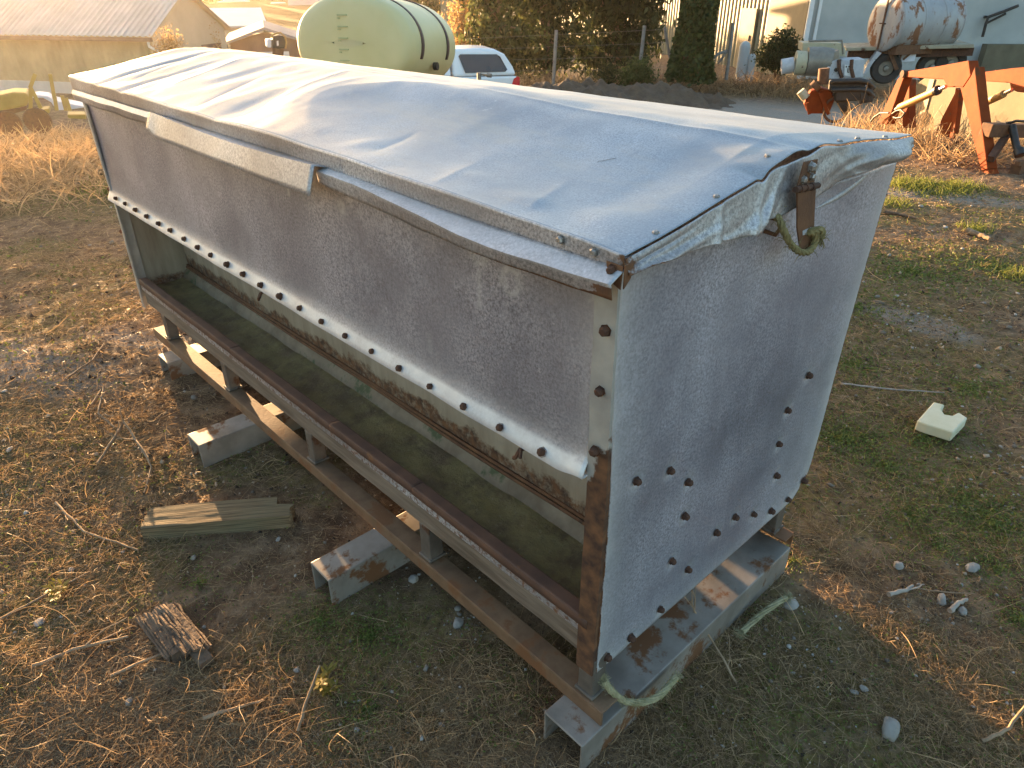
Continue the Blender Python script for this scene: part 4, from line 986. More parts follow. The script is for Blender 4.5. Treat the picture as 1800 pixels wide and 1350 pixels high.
M['chrome'] = mat('chrome', (.6, .6, .6), (.7, .7, .7), 10, .2, .9)
M['black_oil'] = mat('black_oil', (.02, .018, .016), (.045, .038, .032), 15, .5, .2)
M['concrete'] = mat('concrete', (.12, .105, .068), (.165, .145, .095), 2.5, .9, 0, .3, 30, .006, c3=(.095, .08, .05), s3=2, t3=.6)
M['tank_rusty'] = mat('tank_rusty', (.30, .30, .30), (.38, .375, .365), 3, .6, .1, 0, c3=(.22, .10, .05), s3=3.2, t3=.53, stretch=(1, 1, .5), r3=.9)
M['deck'] = mat('deck', (.28, .24, .17), (.40, .36, .26), 3, .8, c3=RUST, s3=4, t3=.58)
M['cream_paint'] = mat('cream_paint', (.36, .33, .22), (.44, .40, .28), 4, .6, c3=RUST, s3=5, t3=.62)
M['grey_metal'] = mat('grey_metal', (.19, .17, .14), (.27, .25, .21), 5, .5, .4, c3=RUST, s3=5, t3=.64)
M['white_old'] = mat('white_old', (.40, .42, .45), (.50, .51, .53), 8, .5, c3=RUST, s3=9, t3=.60)
M['yellow'] = mat('yellow', (.30, .20, .035), (.36, .25, .05), 5, .6, c3=(.30, .16, .05), s3=6, t3=.60)
M['blue_white'] = mat('blue_white', (.60, .63, .70), (.68, .70, .76), 4, .6)
M['brown_wall'] = mat('brown_wall', (.16, .10, .07), (.22, .14, .10), 1.5, .8)
M['brick_wall'] = mat('brick_wall', (.24, .13, .09), (.30, .17, .12), 2, .9)
M['roof_grey'] = mat('roof_grey', (.22, .21, .22), (.28, .27, .28), 1, .8)
M['roof_brown'] = mat('roof_brown', (.20, .12, .08), (.26, .16, .11), 1, .8)
M['roof_white'] = mat('roof_white', (.45, .47, .52), (.50, .52, .57), 1, .5)
M['cream_wall'] = mat('cream_wall', (.40, .36, .29), (.46, .41, .33), 1, .8)
M['leaf_gum'] = leafmat('leaf_gum', (.018, .028, .009), (.16, .175, .06), .42)
M['leaf_dark'] = leafmat('leaf_dark', (.012, .021, .007), (.085, .10, .03), .38)
M['leaf_ivy'] = leafmat('leaf_ivy', (.035, .055, .015), (.10, .13, .035), .35)
M['leaf_gold'] = leafmat('leaf_gold', (.34, .20, .08), (.50, .34, .16), .5)
M['trunk'] = mat('trunk', (.17, .11, .075), (.30, .21, .14), 6, .9, 0, .5, 30, .01)
M['soil'] = mat('soil', (.075, .050, .032), (.13, .09, .058), 3, .95, 0, .9, 14, .04)
M['fence_post'] = mat('fence_post', (.17, .16, .15), (.25, .24, .22), 9, .7, .3)

# ------------------------------------------------------------------ buildings
# shed on the left
P0 = at(263, 58, 31.0); ua, ub = azv(-32), azv(58); ze = P0[2]; zg = ground_at(P0) - .6; wid = 4.4; lng = 17.0; rise = 1.35; ov = .22
shed = thing('farm_shed', 'shed with pale ribbed roof and tan walls behind the yellow machinery', 'shed', (P0[0], P0[1], zg))
c0 = np.array([P0[0], P0[1], 0.0])
b = MB(); quadbox(b, c0, ua, lng, ub, wid, zg, zg + .95); b.build('lower_wall', M['block_wall'], shed)
bw = corrugated(c0 + ub * 0.02, ua, lng, zg + .952, ze, .30, .012, -ub); bw.build('side_wall', M['shed_wall'], shed, solid=.02)
b = MB(); b.prism([c0 + UP * (zg + .952), c0 + ub * wid + UP * (zg + .952), c0 + ub * wid + UP * ze, c0 + ub * wid / 2 + UP * (ze + rise - .06), c0 + UP * ze], ua * .06); b.build('gable_wall', mat('gable_sheet', (.44, .36, .26), (.50, .42, .31), 1, .8), shed)
for sg in (0, 1):
    st = c0 - ua * .25 + (ub * -ov if sg == 0 else ub * (wid + ov)); run = (ub if sg == 0 else -ub) * (wid / 2 + ov)
    sl = run + UP * (rise + rise * ov / (wid / 2)); nn = np.cross(ua, sl); nn = nn / np.linalg.norm(nn); nn = nn if nn[2] > 0 else -nn
    corrugated(st + UP * (ze - rise * ov / (wid / 2) + .03), ua, lng + .5, 0, 0, .26, .022, nn, sl).build('roof_sheet', M['shed_roof'], shed, solid=.012)
b = MB(); b.bar(c0 - ub * (ov + .06) - ua * .25 + UP * (ze - .20), c0 - ub * (ov + .06) + ua * (lng + .2) + UP * (ze - .20), .11, .13); b.build('gutter', M['dark_trim'], shed)
b = MB(); q = c0 - ub * (ov + .02) - ua * .05; b.tube([q + UP * (ze - .26), q + UP * (ze - .42), c0 - ub * .05 - ua * .02 + ub * .35 - ua * .12 + UP * (ze - .75), c0 + ub * .3 - ua * .12 + UP * (zg + .1)], .05, 8); b.build('downpipe', M['white_trim'], shed, smooth=40)
b = MB(); b.prism([c0 + ub * .62 * wid - ua * .03 + UP * zg, c0 + ub * .9 * wid - ua * .03 + UP * zg, c0 + ub * .9 * wid - ua * .03 + UP * (ze - .55), c0 + ub * .62 * wid - ua * .03 + UP * (ze - .55)], ua * .02); b.build('door', M['brown_wall'], shed)

def house(name, label, pl, pr, y_eave, y_ridge, y_base, d, wallm, roofm, wins=(), depth=7.0, doors=(), gable=False, posts=0, cat='house'):
    a, c_ = at(pl, y_eave, d), at(pr, y_eave, d); z1 = (a[2] + c_[2]) / 2; z0 = min(at(pl, y_base, d)[2], ground_at(a)) - .1; zr = at((pl + pr) / 2, y_ridge, d)[2]
    u = (c_ - a); u[2] = 0; ln = np.linalg.norm(u); u /= ln; v = np.array([-u[1], u[0], 0]); v = v if v @ ray((pl + pr) / 2, 50) > 0 else -v
    t = thing(name, label, cat, (a[0], a[1], z0)); g0 = np.array([a[0], a[1], 0.0])
    b = MB(); quadbox(b, g0, u, ln, v, depth, z0, z1)
    if gable: b.prism([g0 + UP * z1, g0 + u * ln + UP * z1, g0 + u * ln / 2 + UP * (zr - .1)], v * .1)
    b.build('wall', wallm, t); o_ = .35
    b = MB()
    if gable:
        for s_ in (0, 1):
            e0 = g0 + (u * -o_ if s_ == 0 else u * (ln + o_)) - v * o_; rg = g0 + u * ln / 2 - v * o_; k2 = (zr - z1) / (ln / 2)
            b.prism([e0 + UP * (z1 - k2 * o_), rg + UP * zr, rg + UP * (zr + .12), e0 + UP * (z1 - k2 * o_ + .12)], v * (depth + 2 * o_))
    else:
        k2 = (zr - z1) / (depth / 2)
        for s_ in (0, 1):
            e0 = g0 - u * o_ + (v * -o_ if s_ == 0 else v * (depth + o_)); rg = g0 - u * o_ + v * depth / 2
            b.prism([e0 + UP * (z1 - k2 * o_), rg + UP * zr, rg + UP * (zr + .12), e0 + UP * (z1 - k2 * o_ + .12)], u * (ln + 2 * o_))
    b.build('roof', roofm, t)
    for f0, f1, h0, h1 in wins:
        q = g0 + u * ln * f0 - v * .06; hh = z1 - z0
        b = MB(); b.prism([q + UP * (z0 + hh * h0), q + u * ln * (f1 - f0) + UP * (z0 + hh * h0), q + u * ln * (f1 - f0) + UP * (z0 + hh * h1), q + UP * (z0 + hh * h1)], v * .05); f = b.build('window', M['white_trim'], t)
        q2 = q - v * .012 + u * .07; w2 = ln * (f1 - f0) - .14
        b = MB(); b.prism([q2 + UP * (z0 + hh * h0 + .07), q2 + u * w2 + UP * (z0 + hh * h0 + .07), q2 + u * w2 + UP * (z0 + hh * h1 - .07), q2 + UP * (z0 + hh * h1 - .07)], v * .01); b.build('pane', M['glass_dark'], f)
    for f0, f1, h1, dm in doors:
        q = g0 + u * ln * f0 - v * .05; hh = z1 - z0
        b = MB(); n = 5
        for r_ in range(n): quadbox(b, q, u, ln * (f1 - f0), v, .04, z0 + hh * h1 * r_ / n, z0 + hh * h1 * (r_ + .93) / n)
        b.build('door', dm, t)
    for i in range(posts):
        q = g0 + u * ln * (i + .5) / posts - v * 1.2; b = MB(); quadbox(b, q, u, .14, v, .14, z0, z1); b.build('veranda_post', M['white_trim'], t)
    return t
house('long_building', 'long low building with white roof and cream wall beyond the shed', 322, 462, 47, 20, 92, 62, M['cream_wall'], M['roof_white'], doors=((.10, .42, .55, M['blue_white']), (.55, .75, .5, M['blue_white'])), depth=12)
house('brown_house', 'brown gabled house with white garage door left of the cream tank', 404, 530, 74, 52, 112, 40, M['brown_wall'], M['roof_grey'], doors=((.27, .80, .62, M['white_trim']),), gable=True, depth=9)
house('hill_house', 'brick hillside house with white veranda posts', 432, 505, 6, -14, 32, 120, M['brick_wall'], M['roof_brown'], wins=((.1, .25, .35, .8), (.75, .92, .35, .8)), posts=3)
house('hill_house', 'hillside house with grey roof directly above the tank', 512, 580, 14, -2, 34, 105, M['cream_wall'], M['roof_grey'], wins=((.12, .3, .35, .8), (.5, .75, .35, .8)))
house('hill_house', 'brown hillside house half hidden at the top edge', 352, 425, 2, -16, 16, 135, M['brown_wall'], M['roof_brown'], wins=((.2, .4, .3, .75), (.6, .8, .3, .75)))
house('cream_shed', 'tall narrow cream shed between the tank and the gum trees', 772, 834, -40, -62, 85, 44, M['cream_sheet'], M['shed_roof'], depth=5, cat='shed')

# big store on the right: sunny sheet-metal side and a shaded rendered side
C = at(1408, 80, 30.0); C[2] = 0; zb = -1.5; zt = 4.2; u1, u2 = azv(30), azv(140); n1_ = azv(-60); n2_ = azv(230)
store = thing('store_building', 'large store with cream ribbed wall and pale grey rendered wall', 'building', (C[0], C[1], zb))
e1 = pv(1345, 60, C, 30); l1 = np.linalg.norm((e1 - C)[:2])
b = MB(); quadbox(b, C, u1, l1, -n1_, .2, zb, zt); b.build('plain_panel', M['tan_panel'], store)
corrugated(C + u1 * (l1 + .02) - n1_ * .05, u1, 34, zb, zt, .30, .035, n1_).build('ribbed_wall', M['cream_sheet'], store, solid=.02)
b = MB(); quadbox(b, C + u2 * .02, u2, 30, -n2_, .3, zb, zt); b.build('rendered_wall', M['grey_wall'], store)
for o_, w_, m_ in ((.0, .16, 'white_trim'), (.32, .10, 'white_trim')):
    b = MB(); quadbox(b, C + u2 * (o_ + .02) + n2_ * .03, u2, w_, n2_, .10, zb, zt); b.build('downpipe', M[m_], store)
dq = pv(1301, 60, C + n1_ * .05, 30); dl = np.linalg.norm((pv(1326, 60, C + n1_ * .05, 30) - dq)[:2])
b = MB(); quadbox(b, np.array([dq[0], dq[1], 0]) - u1 * dl, u1, dl, n1_, .06, zb, dq[2] + .95); dr = b.build('door', M['tan_panel'], store)
hq = np.array([dq[0], dq[1], dq[2] - .2]) - u1 * dl * .8 + n1_ * .08; b = MB(); b.bar(hq, hq + UP * .2, .04, .04); b.build('handle', M['dark_trim'], dr)
b = MB(); quadbox(b, C + u2 * 6 + n2_ * .3, u2, 22, n2_, .4, zb, -.05); b.build('plinth', M['concrete'], store)
# pipe bracket on the rendered wall
pr = [pv(*q, C + n2_ * .25, 140) for q in ((1727, 65), (1733, 42), (1737, 30), (1765, 20), (1790, 10))]
b = MB(); b.tube(pr, .05, 8); b.tube([pv(1732, 42, C + n2_ * .25, 140), pv(1768, 24, C + n2_ * .25, 140)], .04, 6); b.bar(pr[2], pr[2] - n2_ * .25, .08, .08); b.build('pipe', M['black_oil'], store, smooth=50)

# ------------------------------------------------------------------ cream tank on a trailer
fc = at(616, 76, 9.0); ta = azv(61); tsd = azv(61 + 90); tilt = -.085
tv = ta + UP * tilt; tv /= np.linalg.norm(tv); tup = np.cross(tsd, tv) if np.cross(tsd, tv)[2] > 0 else -np.cross(tsd, tv)
A_, B_, TL = .735, .515, 1.42
trl = thing('tank_trailer', 'low trailer frame under the cream plastic tank', 'trailer', (fc[0], fc[1], ground_at(fc)))
tank = thing('water_tank', 'oval cream plastic tank with two dark straps behind the feeder', 'tank', fc - UP * .56)
def oval(s, sc_): return [fc + tv * s + (tsd * math.cos(a) * A_ * sc_ + tup * (abs(math.sin(a)) ** .92 * math.copysign(1, math.sin(a))) * B_ * (1 - (1 - sc_) * A_ / B_)) for a in np.linspace(0, 2 * math.pi, 56, endpoint=False)]
b = MB(); b.loft([oval(-.045, .25), oval(-.04, .6), oval(-.025, .85), oval(.0, .93), oval(.04, .975), oval(.11, 1.0), oval(TL - .11, 1.0), oval(TL - .04, .975), oval(TL, .93), oval(TL + .03, .8), oval(TL + .045, .3)]); shell = b.build('tank_shell', M['poly'], tank, smooth=50)
for s_ in (.34, 1.08):
    b = MB(); P = [fc + tv * s_ + (tsd * math.cos(a) * (A_ + .008) + tup * math.sin(a) * (B_ + .008)) for a in np.linspace(-.28, math.pi + .28, 40)]
    g = np.zeros((40, 2, 3)); g[:, 0] = np.array(P) - tv * .03; g[:, 1] = np.array(P) + tv * .03; b.grid(g); b.build('strap', M['strap'], tank, solid=.014, smooth=60)
for j in range(5):                             # moulded volume marks
    q = fc - tv * (.050 - .004 * abs(j - 2)) + tup * (.28 - .115 * j) - tsd * .06; b = MB(); b.bar(q - tsd * .06, q + tsd * .06, .02, .014, tup); b.bar(q - tsd * .06 - tup * .03, q - tsd * .03 - tup * .03, .02, .012, tup); b.build('moulded_mark', mat('mark_dark', (.36, .38, .20), None, 9, .6) if j == 0 else bpy.data.materials['mark_dark'], shell)
b = MB(); q = fc + tv * .70 + tup * (B_ - .03); b.loft([[q + tv * (math.cos(a) * .26 * k2) + tsd * (math.sin(a) * .20 * k2) + tup * h for a in np.linspace(0, 6.283, 24, endpoint=False)] for k2, h in ((1.05, -.02), (1.0, .06), (.9, .09), (.6, .10))]); b.build('manhole', M['poly'], tank, smooth=40)
b = MB(); q = q + tup * .10; b.loft([[q + tv * (math.cos(a) * .06) + tsd * (math.sin(a) * .06) + tup * h for a in np.linspace(0, 6.283, 12, endpoint=False)] for h in (0, .09)]); b.build('vent_cap', M['black_oil'], tank, smooth=40)
b = MB(); q = fc + tv * .72 + tsd * A_ * .985 - tup * .22; b.tube([q - tsd * .02, q + tsd * .03], .045, 10); b.build('outlet_fitting', M['black_oil'], tank)
zdk = fc[2] - B_ - .03; zgr = ground_at(fc)
b = MB()
for o_ in (-.45, .45): b.bar(fc * np.array([1, 1, 0]) + tsd * o_ - ta * .15 + UP * zdk, fc * np.array([1, 1, 0]) + tsd * o_ + ta * (TL + .5) + UP * (zdk - .13), .06, .10)
for s_ in (.1, .6, 1.2): b.bar(fc * np.array([1, 1, 0]) + ta * s_ - tsd * .5 + UP * (zdk - .05 - .06 * s_), fc * np.array([1, 1, 0]) + ta * s_ + tsd * .5 + UP * (zdk - .05 - .06 * s_), .08, .06)
b.build('frame', M['rust_dark'], trl)
f0 = np.array([fc[0], fc[1], 0.0]) - ta * 1.3  # unseen tray and boards added to block low sun from the ground beside the feeder
b = MB(); quadbox(b, f0 - tsd * .56, ta, TL + 1.5, tsd, 1.12, zgr + .34, zgr + .40); b.build('shadow_tray_floor', M['deck'], trl)
for o_ in (-.60, .56):
    b = MB(); quadbox(b, f0 + tsd * o_, ta, TL + 1.5, tsd, .04, zgr + .10, min(zdk - .12, zgr + .60)); b.build('shadow_side_board', M['deck'], trl)
b = MB(); quadbox(b, f0 - ta * .04 - tsd * .60, ta, .04, tsd, 1.20, zgr + .10, min(zdk - .06, zgr + .64)); b.build('shadow_head_board', M['deck'], trl)
for o_ in (-.72, .72):
    q = np.array([fc[0], fc[1], 0]) + ta * .85 + tsd * o_ + UP * (zgr + .30); rr = []
    for k2, w_ in ((.14, -.02), (.20, -.075), (.275, -.085), (.30, -.06), (.30, .06), (.275, .085), (.20, .075), (.14, .02)): rr.append([q + tsd * w_ + ta * math.cos(a) * k2 + UP * math.sin(a) * k2 for a in np.linspace(0, 6.283, 28, endpoint=False)])
    b = MB(); b.loft(rr); wh = b.build('wheel', M['tyre'], trl, smooth=40)
    b = MB(); b.loft([[q + tsd * w_ + ta * math.cos(a) * .15 + UP * math.sin(a) * .15 for a in np.linspace(0, 6.283, 20, endpoint=False)] for w_ in (-.05, .05)]); b.build('rim', M['white_old'], wh)
    b = MB(); b.bar(q + UP * .02, q + UP * (zdk - zgr - .25), .05, .05, (1, 0, 0)); b.build('axle_stay', M['rust_dark'], trl)
b = MB(); q = pv(842, 150, fc + ta * (TL + .3), 151); b.tube([q - UP * .3, pv(842, 128, fc + ta * (TL + .3), 151)], .028, 8); q2 = pv(842, 130, fc + ta * (TL + .3), 151); b.tube([q2, pv(858, 132, fc + ta * (TL + .3), 151)], .012, 6); b.tube([pv(856, 132, fc + ta * (TL + .3), 151), pv(864, 133, fc + ta * (TL + .3), 151)], .026, 8); b.build('jockey_handle', M['fence_post'], trl)

# ------------------------------------------------------------------ white utility vehicle
rc = at(912, 150, 20.0); gz = at(870, 85, 20.0)[2] - 1.72; ud = azv(-62); us_ = azv(28)     # runs left and away from its rear corner
car = thing('utility_vehicle', 'white utility vehicle with tinted canopy window behind the cream tank', 'car', (rc[0], rc[1], gz))
r0 = np.array([rc[0], rc[1], gz])
def cp(s, h, o_=0.0): return r0 + ud * s + UP * h + us_ * o_
def slab(prof, name, m, y0, y1, parent=None, bevel=.03, taper=None):
    b = MB(); n = len(prof); k2 = taper or [0] * n
    V = [cp(s, h, y0 + k2[i]) for i, (s, h) in enumerate(prof)] + [cp(s, h, y1 - k2[i]) for i, (s, h) in enumerate(prof)]
    b.add(V, [tuple(range(n)), tuple(range(2 * n - 1, n - 1, -1))] + [(i, n + i, n + (i + 1) % n, (i + 1) % n) for i in range(n)]); return b.build(name, m, parent or car, bevel=bevel)
body = slab([(0.02, .45), (0.0, .95), (.05, 1.06), (1.75, 1.08), (3.3, 1.05), (4.6, .98), (5.05, .85), (5.1, .45)], 'body', M['car_white'], 0, 1.8, bevel=.05)
can = slab([(.06, 1.085), (.14, 1.28), (.34, 1.58), (.60, 1.70), (1.0, 1.73), (1.72, 1.72), (1.74, 1.085)], 'canopy', M['car_white'], .02, 1.78, bevel=.06, taper=[0, .03, .12, .18, .20, .18, 0])
slab([(1.78, 1.085), (1.80, 1.68), (2.6, 1.70), (3.35, 1.07)], 'cab', M['car_white'], .05, 1.75, bevel=.06, taper=[0, .15, .15, 0])
b = MB(); b.add([cp(.36, 1.17, .035), cp(.30, 1.22, .050), cp(.47, 1.52, .115), cp(.56, 1.58, .145), cp(1.52, 1.60, .155), cp(1.56, 1.56, .14), cp(1.42, 1.17, .03)], [tuple(range(7))]); b.build('canopy_window', M['glass_dark'], can, solid=.03)
b = MB(); b.add([cp(2.0, 1.14, .02), cp(2.0, 1.58, .155), cp(2.55, 1.60, .16), cp(3.05, 1.14, .02)], [(0, 1, 2, 3)]); b.build('side_window', M['glass_dark'], car, solid=.03)
b = MB(); b.add([cp(.25, .70, -.012), cp(.035, .72, .0), cp(-.012, .98, .0), cp(.03, 1.06, .0), cp(.14, 1.0, -.012)], [(0, 1, 2, 3, 4)]); b.prism([cp(-.012, .72, .0), cp(-.012, .72, .12), cp(-.012, 1.02, .12), cp(-.012, 1.02, .0)], ud * .03); b.build('tail_light', M['tail_red'], car, solid=.03)
for s_ in (1.05, 4.2):
    for o_ in (.08, 1.72):
        q = cp(s_, .36, o_); b = MB(); b.loft([[q + us_ * w_ + ud * math.cos(a) * k2 + UP * math.sin(a) * k2 for a in np.linspace(0, 6.283, 24, endpoint=False)] for k2, w_ in ((.2, -.09), (.33, -.1), (.36, -.06), (.36, .06), (.33, .1), (.2, .09))]); wh = b.build('wheel', M['tyre'], car, smooth=40)
        b = MB(); b.loft([[q + us_ * w_ + ud * math.cos(a) * .21 + UP * math.sin(a) * .21 for a in np.linspace(0, 6.283, 16, endpoint=False)] for w_ in (-.095, .095)]); b.build('rim', M['grey_metal'], wh)

def small_car(px, py, d, label, az):
    q0 = at(px, py, d); u = azv(az); v = azv(az + 90); z = ground_at(q0); z = min(z, q0[2]) if q0[2] < z else q0[2]
    t = thing('parked_car', label, 'car', (q0[0], q0[1], z)); q0 = np.array([q0[0], q0[1], z])
    pr_ = [(-2.1, .3), (-2.15, .8), (-1.4, .95), (-.8, 1.4), (.9, 1.42), (1.5, .98), (2.15, .85), (2.2, .3)]
    b = MB(); b.prism([q0 + u * a + UP * h for a, h in pr_], v * 1.7); b.build('body', M['car_white'], t, bevel=.08)
    b = MB(); b.prism([q0 - v * .02 + u * a + UP * h for a, h in ((-1.15, .98), (-.7, 1.33), (.8, 1.34), (1.2, .98))], v * .02); b.build('side_window', M['glass_dark'], t)
    for a in (-1.35, 1.4):
        b = MB(); b.tube([q0 + u * a + UP * .32 - v * .03, q0 + u * a + UP * .32 + v * .2], .32, 14); b.build('wheel', M['tyre'], t)
small_car(413, 14, 118, 'white car parked uphill beside the brick hill house', 115)
small_car(491, 25, 112, 'white car parked in front of the veranda of the hill house', 115)

# ------------------------------------------------------------------ trees and shrubs
def crown(name, parent, blobs, n, size, m, clump=.5, per=40, seed=0, droop=0):
    g = np.random.default_rng(seed); vol = np.array([r_[3] * r_[4] * r_[5] for r_ in blobs]); pick = g.choice(len(blobs), n // per, p=vol / vol.sum())
    B = np.array([b_[:6] for b_ in blobs])[pick]; d = g.normal(size=(len(pick), 3)); d /= np.linalg.norm(d, axis=1, keepdims=True); rr = g.random(len(pick)) ** .42
    cl = B[:, :3] + d * rr[:, None] * B[:, 3:]
    P = np.repeat(cl, per, 0) + g.normal(size=(len(cl) * per, 3)) * clump * np.array([1, 1, .8])
    P[:, 2] -= droop * np.abs(g.normal(size=len(P)))
    k2 = len(P); u = g.normal(size=(k2, 3)); u[:, 2] -= .8; u /= np.linalg.norm(u, axis=1, keepdims=True); v = np.cross(u, g.normal(size=(k2, 3))); v /= np.linalg.norm(v, axis=1, keepdims=True) + 1e-9
    s = (size * g.uniform(.6, 1.3, k2))[:, None]; V = np.stack([P - u * s, P + v * s * .38, P + u * s, P - v * s * .38], 1).reshape(-1, 3)
    tn = np.clip(np.repeat(g.random(len(cl)) ** 1.6, per) * .8 + .3 * g.random(k2) ** 2, 0, 1)  # random dark and bright clumps put crown depth and highlights into the leaf colour
    return npmesh(name, V, (np.arange(k2) * 4)[:, None] + np.arange(4)[None], m, parent, ORG[parent.name] if parent else (0, 0, 0), {'tint': np.repeat(tn, 4)})
def tree(name, label, px, d, top, blobs_px, n, size, m, trunk_r, seed, clump=.24, limbs=7, droop=.2, lean=0, group=None, rad=None):
    q = at(px, 100, d); z = ground_at(q); t = thing(name, label, 'tree', (q[0], q[1], z - .1), group)
    bl = []
    for bx, by, rx, rz in blobs_px:
        c_ = at(bx, by, d); k2 = d * .80 / FPX * 1.12; bl.append((c_[0], c_[1], c_[2], rx * k2, rx * k2, rz * k2))
    rd = random.Random(seed); b = MB(); base = np.array([q[0], q[1], z - .15]); hb = max(b_[2] for b_ in bl)
    pts = [base + np.array([lean * s_ * s_, .15 * math.sin(s_ * 4), 0]) + UP * (hb - z) * s_ for s_ in np.linspace(0, 1, 9)]
    b.tube(pts, [trunk_r * (1.25 - 1.0 * s_) for s_ in np.linspace(0, 1, 9)], 9)
    for i in range(limbs):
        s0 = pts[rd.randrange(1, 6)]; e = bl[i % len(bl)]; e = np.array(e[:3]) + np.array([rd.gauss(0, .3) * e[3], rd.gauss(0, .3) * e[4], rd.gauss(0, .35) * e[5]])
        mid = (s0 + e) / 2 + np.array([rd.gauss(0, .2), rd.gauss(0, .2), .25]); b.tube([s0, (s0 + mid) / 2, mid, (mid + e) / 2 + np.array([0, 0, .1]), e], [trunk_r * .5, trunk_r * .42, trunk_r * .33, trunk_r * .2, trunk_r * .08], 7)
    b.build('trunk', M['trunk'], t, smooth=60)
    crown('crown', t, bl, n, size, m, clump, 40, seed, droop); return t
tree('gum_tree', 'olive gum tree with golden leaves just right of the white vehicle', 880, 27, 0, [(865, 30, 45, 50), (880, 100, 40, 35), (900, -60, 50, 50), (850, -40, 40, 50), (915, 60, 30, 40)], 6500, .13, M['leaf_gum'], .14, 1)
tree('gum_tree', 'dense dark gum tree standing left of the ivy-covered trunk', 1085, 29, 0, [(1080, 20, 70, 50), (1040, -40, 70, 50), (1120, 60, 40, 50), (1060, 90, 50, 35), (1130, -20, 50, 60), (1090, -80, 70, 50)], 9500, .14, M['leaf_dark'], .22, 2, droop=.35)
tree('gum_tree', 'leafy gum tree with reddish branches in the middle of the row', 965, 28, 0, [(960, 30, 50, 50), (945, 95, 45, 35), (985, -50, 60, 50), (1000, 70, 40, 40), (930, -30, 40, 50)], 6500, .13, M['leaf_gum'], .14, 3)
tree('hazy_tree', 'slender golden tree in front of the cream shed', 815, 34, 0, [(815, 20, 14, 22), (812, 60, 16, 22), (818, -20, 10, 20)], 2600, .09, M['leaf_gold'], .06, 6, clump=.3)
tree('bare_poplar', 'small bare golden poplar in front of the shed gable', 297, 19, 0, [(297, 55, 5, 16), (297, 75, 9, 16), (297, 90, 11, 12)], 1500, .035, M['leaf_gold'], .03, 8, clump=.12, limbs=8)
tree('bare_poplar', 'thin bare poplar in front of the cream long building', 371, 34, 0, [(371, 48, 3.5, 12), (371, 65, 4.5, 12), (371, 76, 5, 10)], 900, .045, M['leaf_gold'], .04, 9, clump=.15, limbs=6)
for i, (px, d, by, lab) in enumerate(((705, 60, 6, 'backlit tree on the skyline above the tank'), (748, 64, 4, 'backlit tree showing over the tank hatch'), (345, 115, 6, 'hedge-like tree on the hill behind the long white roof'), (388, 120, 4, 'round hillside tree left of the brick house'))):
    tree('skyline_tree', lab, px, d, 0, [(px - 12, by, 16, 12), (px + 14, by + 3, 16, 11), (px, by - 12, 18, 12)], 3000, .16, M['leaf_gum'], .16, 20 + i, clump=.4)
# ivy-clad trunk
def ivy():
    q = at(1217, 110, 24.0); z = ground_at(q); t = thing('ivy_tree', 'tree trunk thickly wrapped in green ivy before the ribbed wall', 'tree', (q[0], q[1], z - .1)); kk = 24.0 * .80 / FPX * 1.12
    ax = [(at(1212, 140, 24.0), 40), (at(1214, 110, 24.0), 34), (at(1220, 70, 24.0), 30), (at(1226, 30, 24.0), 27), (at(1230, 0, 24.0), 27), (at(1232, -60, 24.0), 26)]; br = [(at(1232, 45, 24.0), 20), (at(1245, 15, 24.0), 13), (at(1262, -30, 24.0), 12)]
    b = MB(); b.tube([p for p, r_ in ax], [r_ * kk * .6 for p, r_ in ax], 12); b.tube([p for p, r_ in br], [r_ * kk * .5 for p, r_ in br], 9); b.build('trunk', M['trunk'], t, smooth=60)
    g = np.random.default_rng(3); pts = []
    for ch, n in ((ax, 7000), (br, 1600)):
        i = g.integers(0, len(ch) - 1, n); f = g.random(n); A0 = np.array([p for p, r_ in ch]); R0 = np.array([r_ for p, r_ in ch]) * kk
        c_ = A0[i] * (1 - f)[:, None] + A0[i + 1] * f[:, None]; r_ = (R0[i] * (1 - f) + R0[i + 1] * f) * g.uniform(.75, 1.12, n); a = g.uniform(0, 6.283, n)
        pts.append(c_ + np.stack([np.cos(a) * r_, np.sin(a) * r_, g.normal(scale=.05, size=n)], -1))
    P = np.concatenate(pts); n = len(P); u = g.normal(size=(n, 3)); u /= np.linalg.norm(u, axis=1, keepdims=True); v = np.cross(u, g.normal(size=(n, 3))); v /= np.linalg.norm(v, axis=1, keepdims=True); s = (.075 * g.uniform(.6, 1.3, n))[:, None]
    V = np.stack([P - u * s, P + v * s * .8, P + u * s, P - v * s * .8], 1).reshape(-1, 3)
    npmesh('ivy', V, (np.arange(n) * 4)[:, None] + np.arange(4)[None], M['leaf_ivy'], t, ORG[t.name], {'tint': np.repeat(g.random(n) ** 1.8, 4)})
ivy()
def bush(px, d, blobs_px, n, size, m, label, seed, clump=.12):
    q = at(px, 110, d); z = ground_at(q); t = thing('bush', label, 'bush', (q[0], q[1], z)); k2 = d * .80 / FPX * 1.12
    bl = [(*at(bx, by, d), rx * k2, rx * k2, rz * k2) for bx, by, rx, rz in blobs_px]; crown('foliage', t, bl, n, size, m, clump, 20, seed)
    b = MB(); rd = random.Random(seed)
    for i in range(6): e = bl[i % len(bl)]; b.tube([np.array([q[0], q[1], z - .1]), (np.array([q[0], q[1], z]) + np.array(e[:3])) / 2 + np.array([rd.gauss(0, .1), rd.gauss(0, .1), 0]), np.array(e[:3])], [.04, .03, .012], 6)
    b.build('stem', M['trunk'], t)
bush(1368, 26, [(1375, 78, 22, 20), (1355, 95, 22, 18), (1390, 95, 16, 20), (1365, 108, 30, 14)], 6000, .06, M['leaf_dark'], 'dark green bush at the corner of the grey wall', 1)
bush(1120, 23.5, [(1120, 125, 22, 20), (1105, 135, 18, 14), (1135, 135, 16, 14)], 3500, .05, M['leaf_ivy'], 'low green bush at the foot of the wire fence', 2)
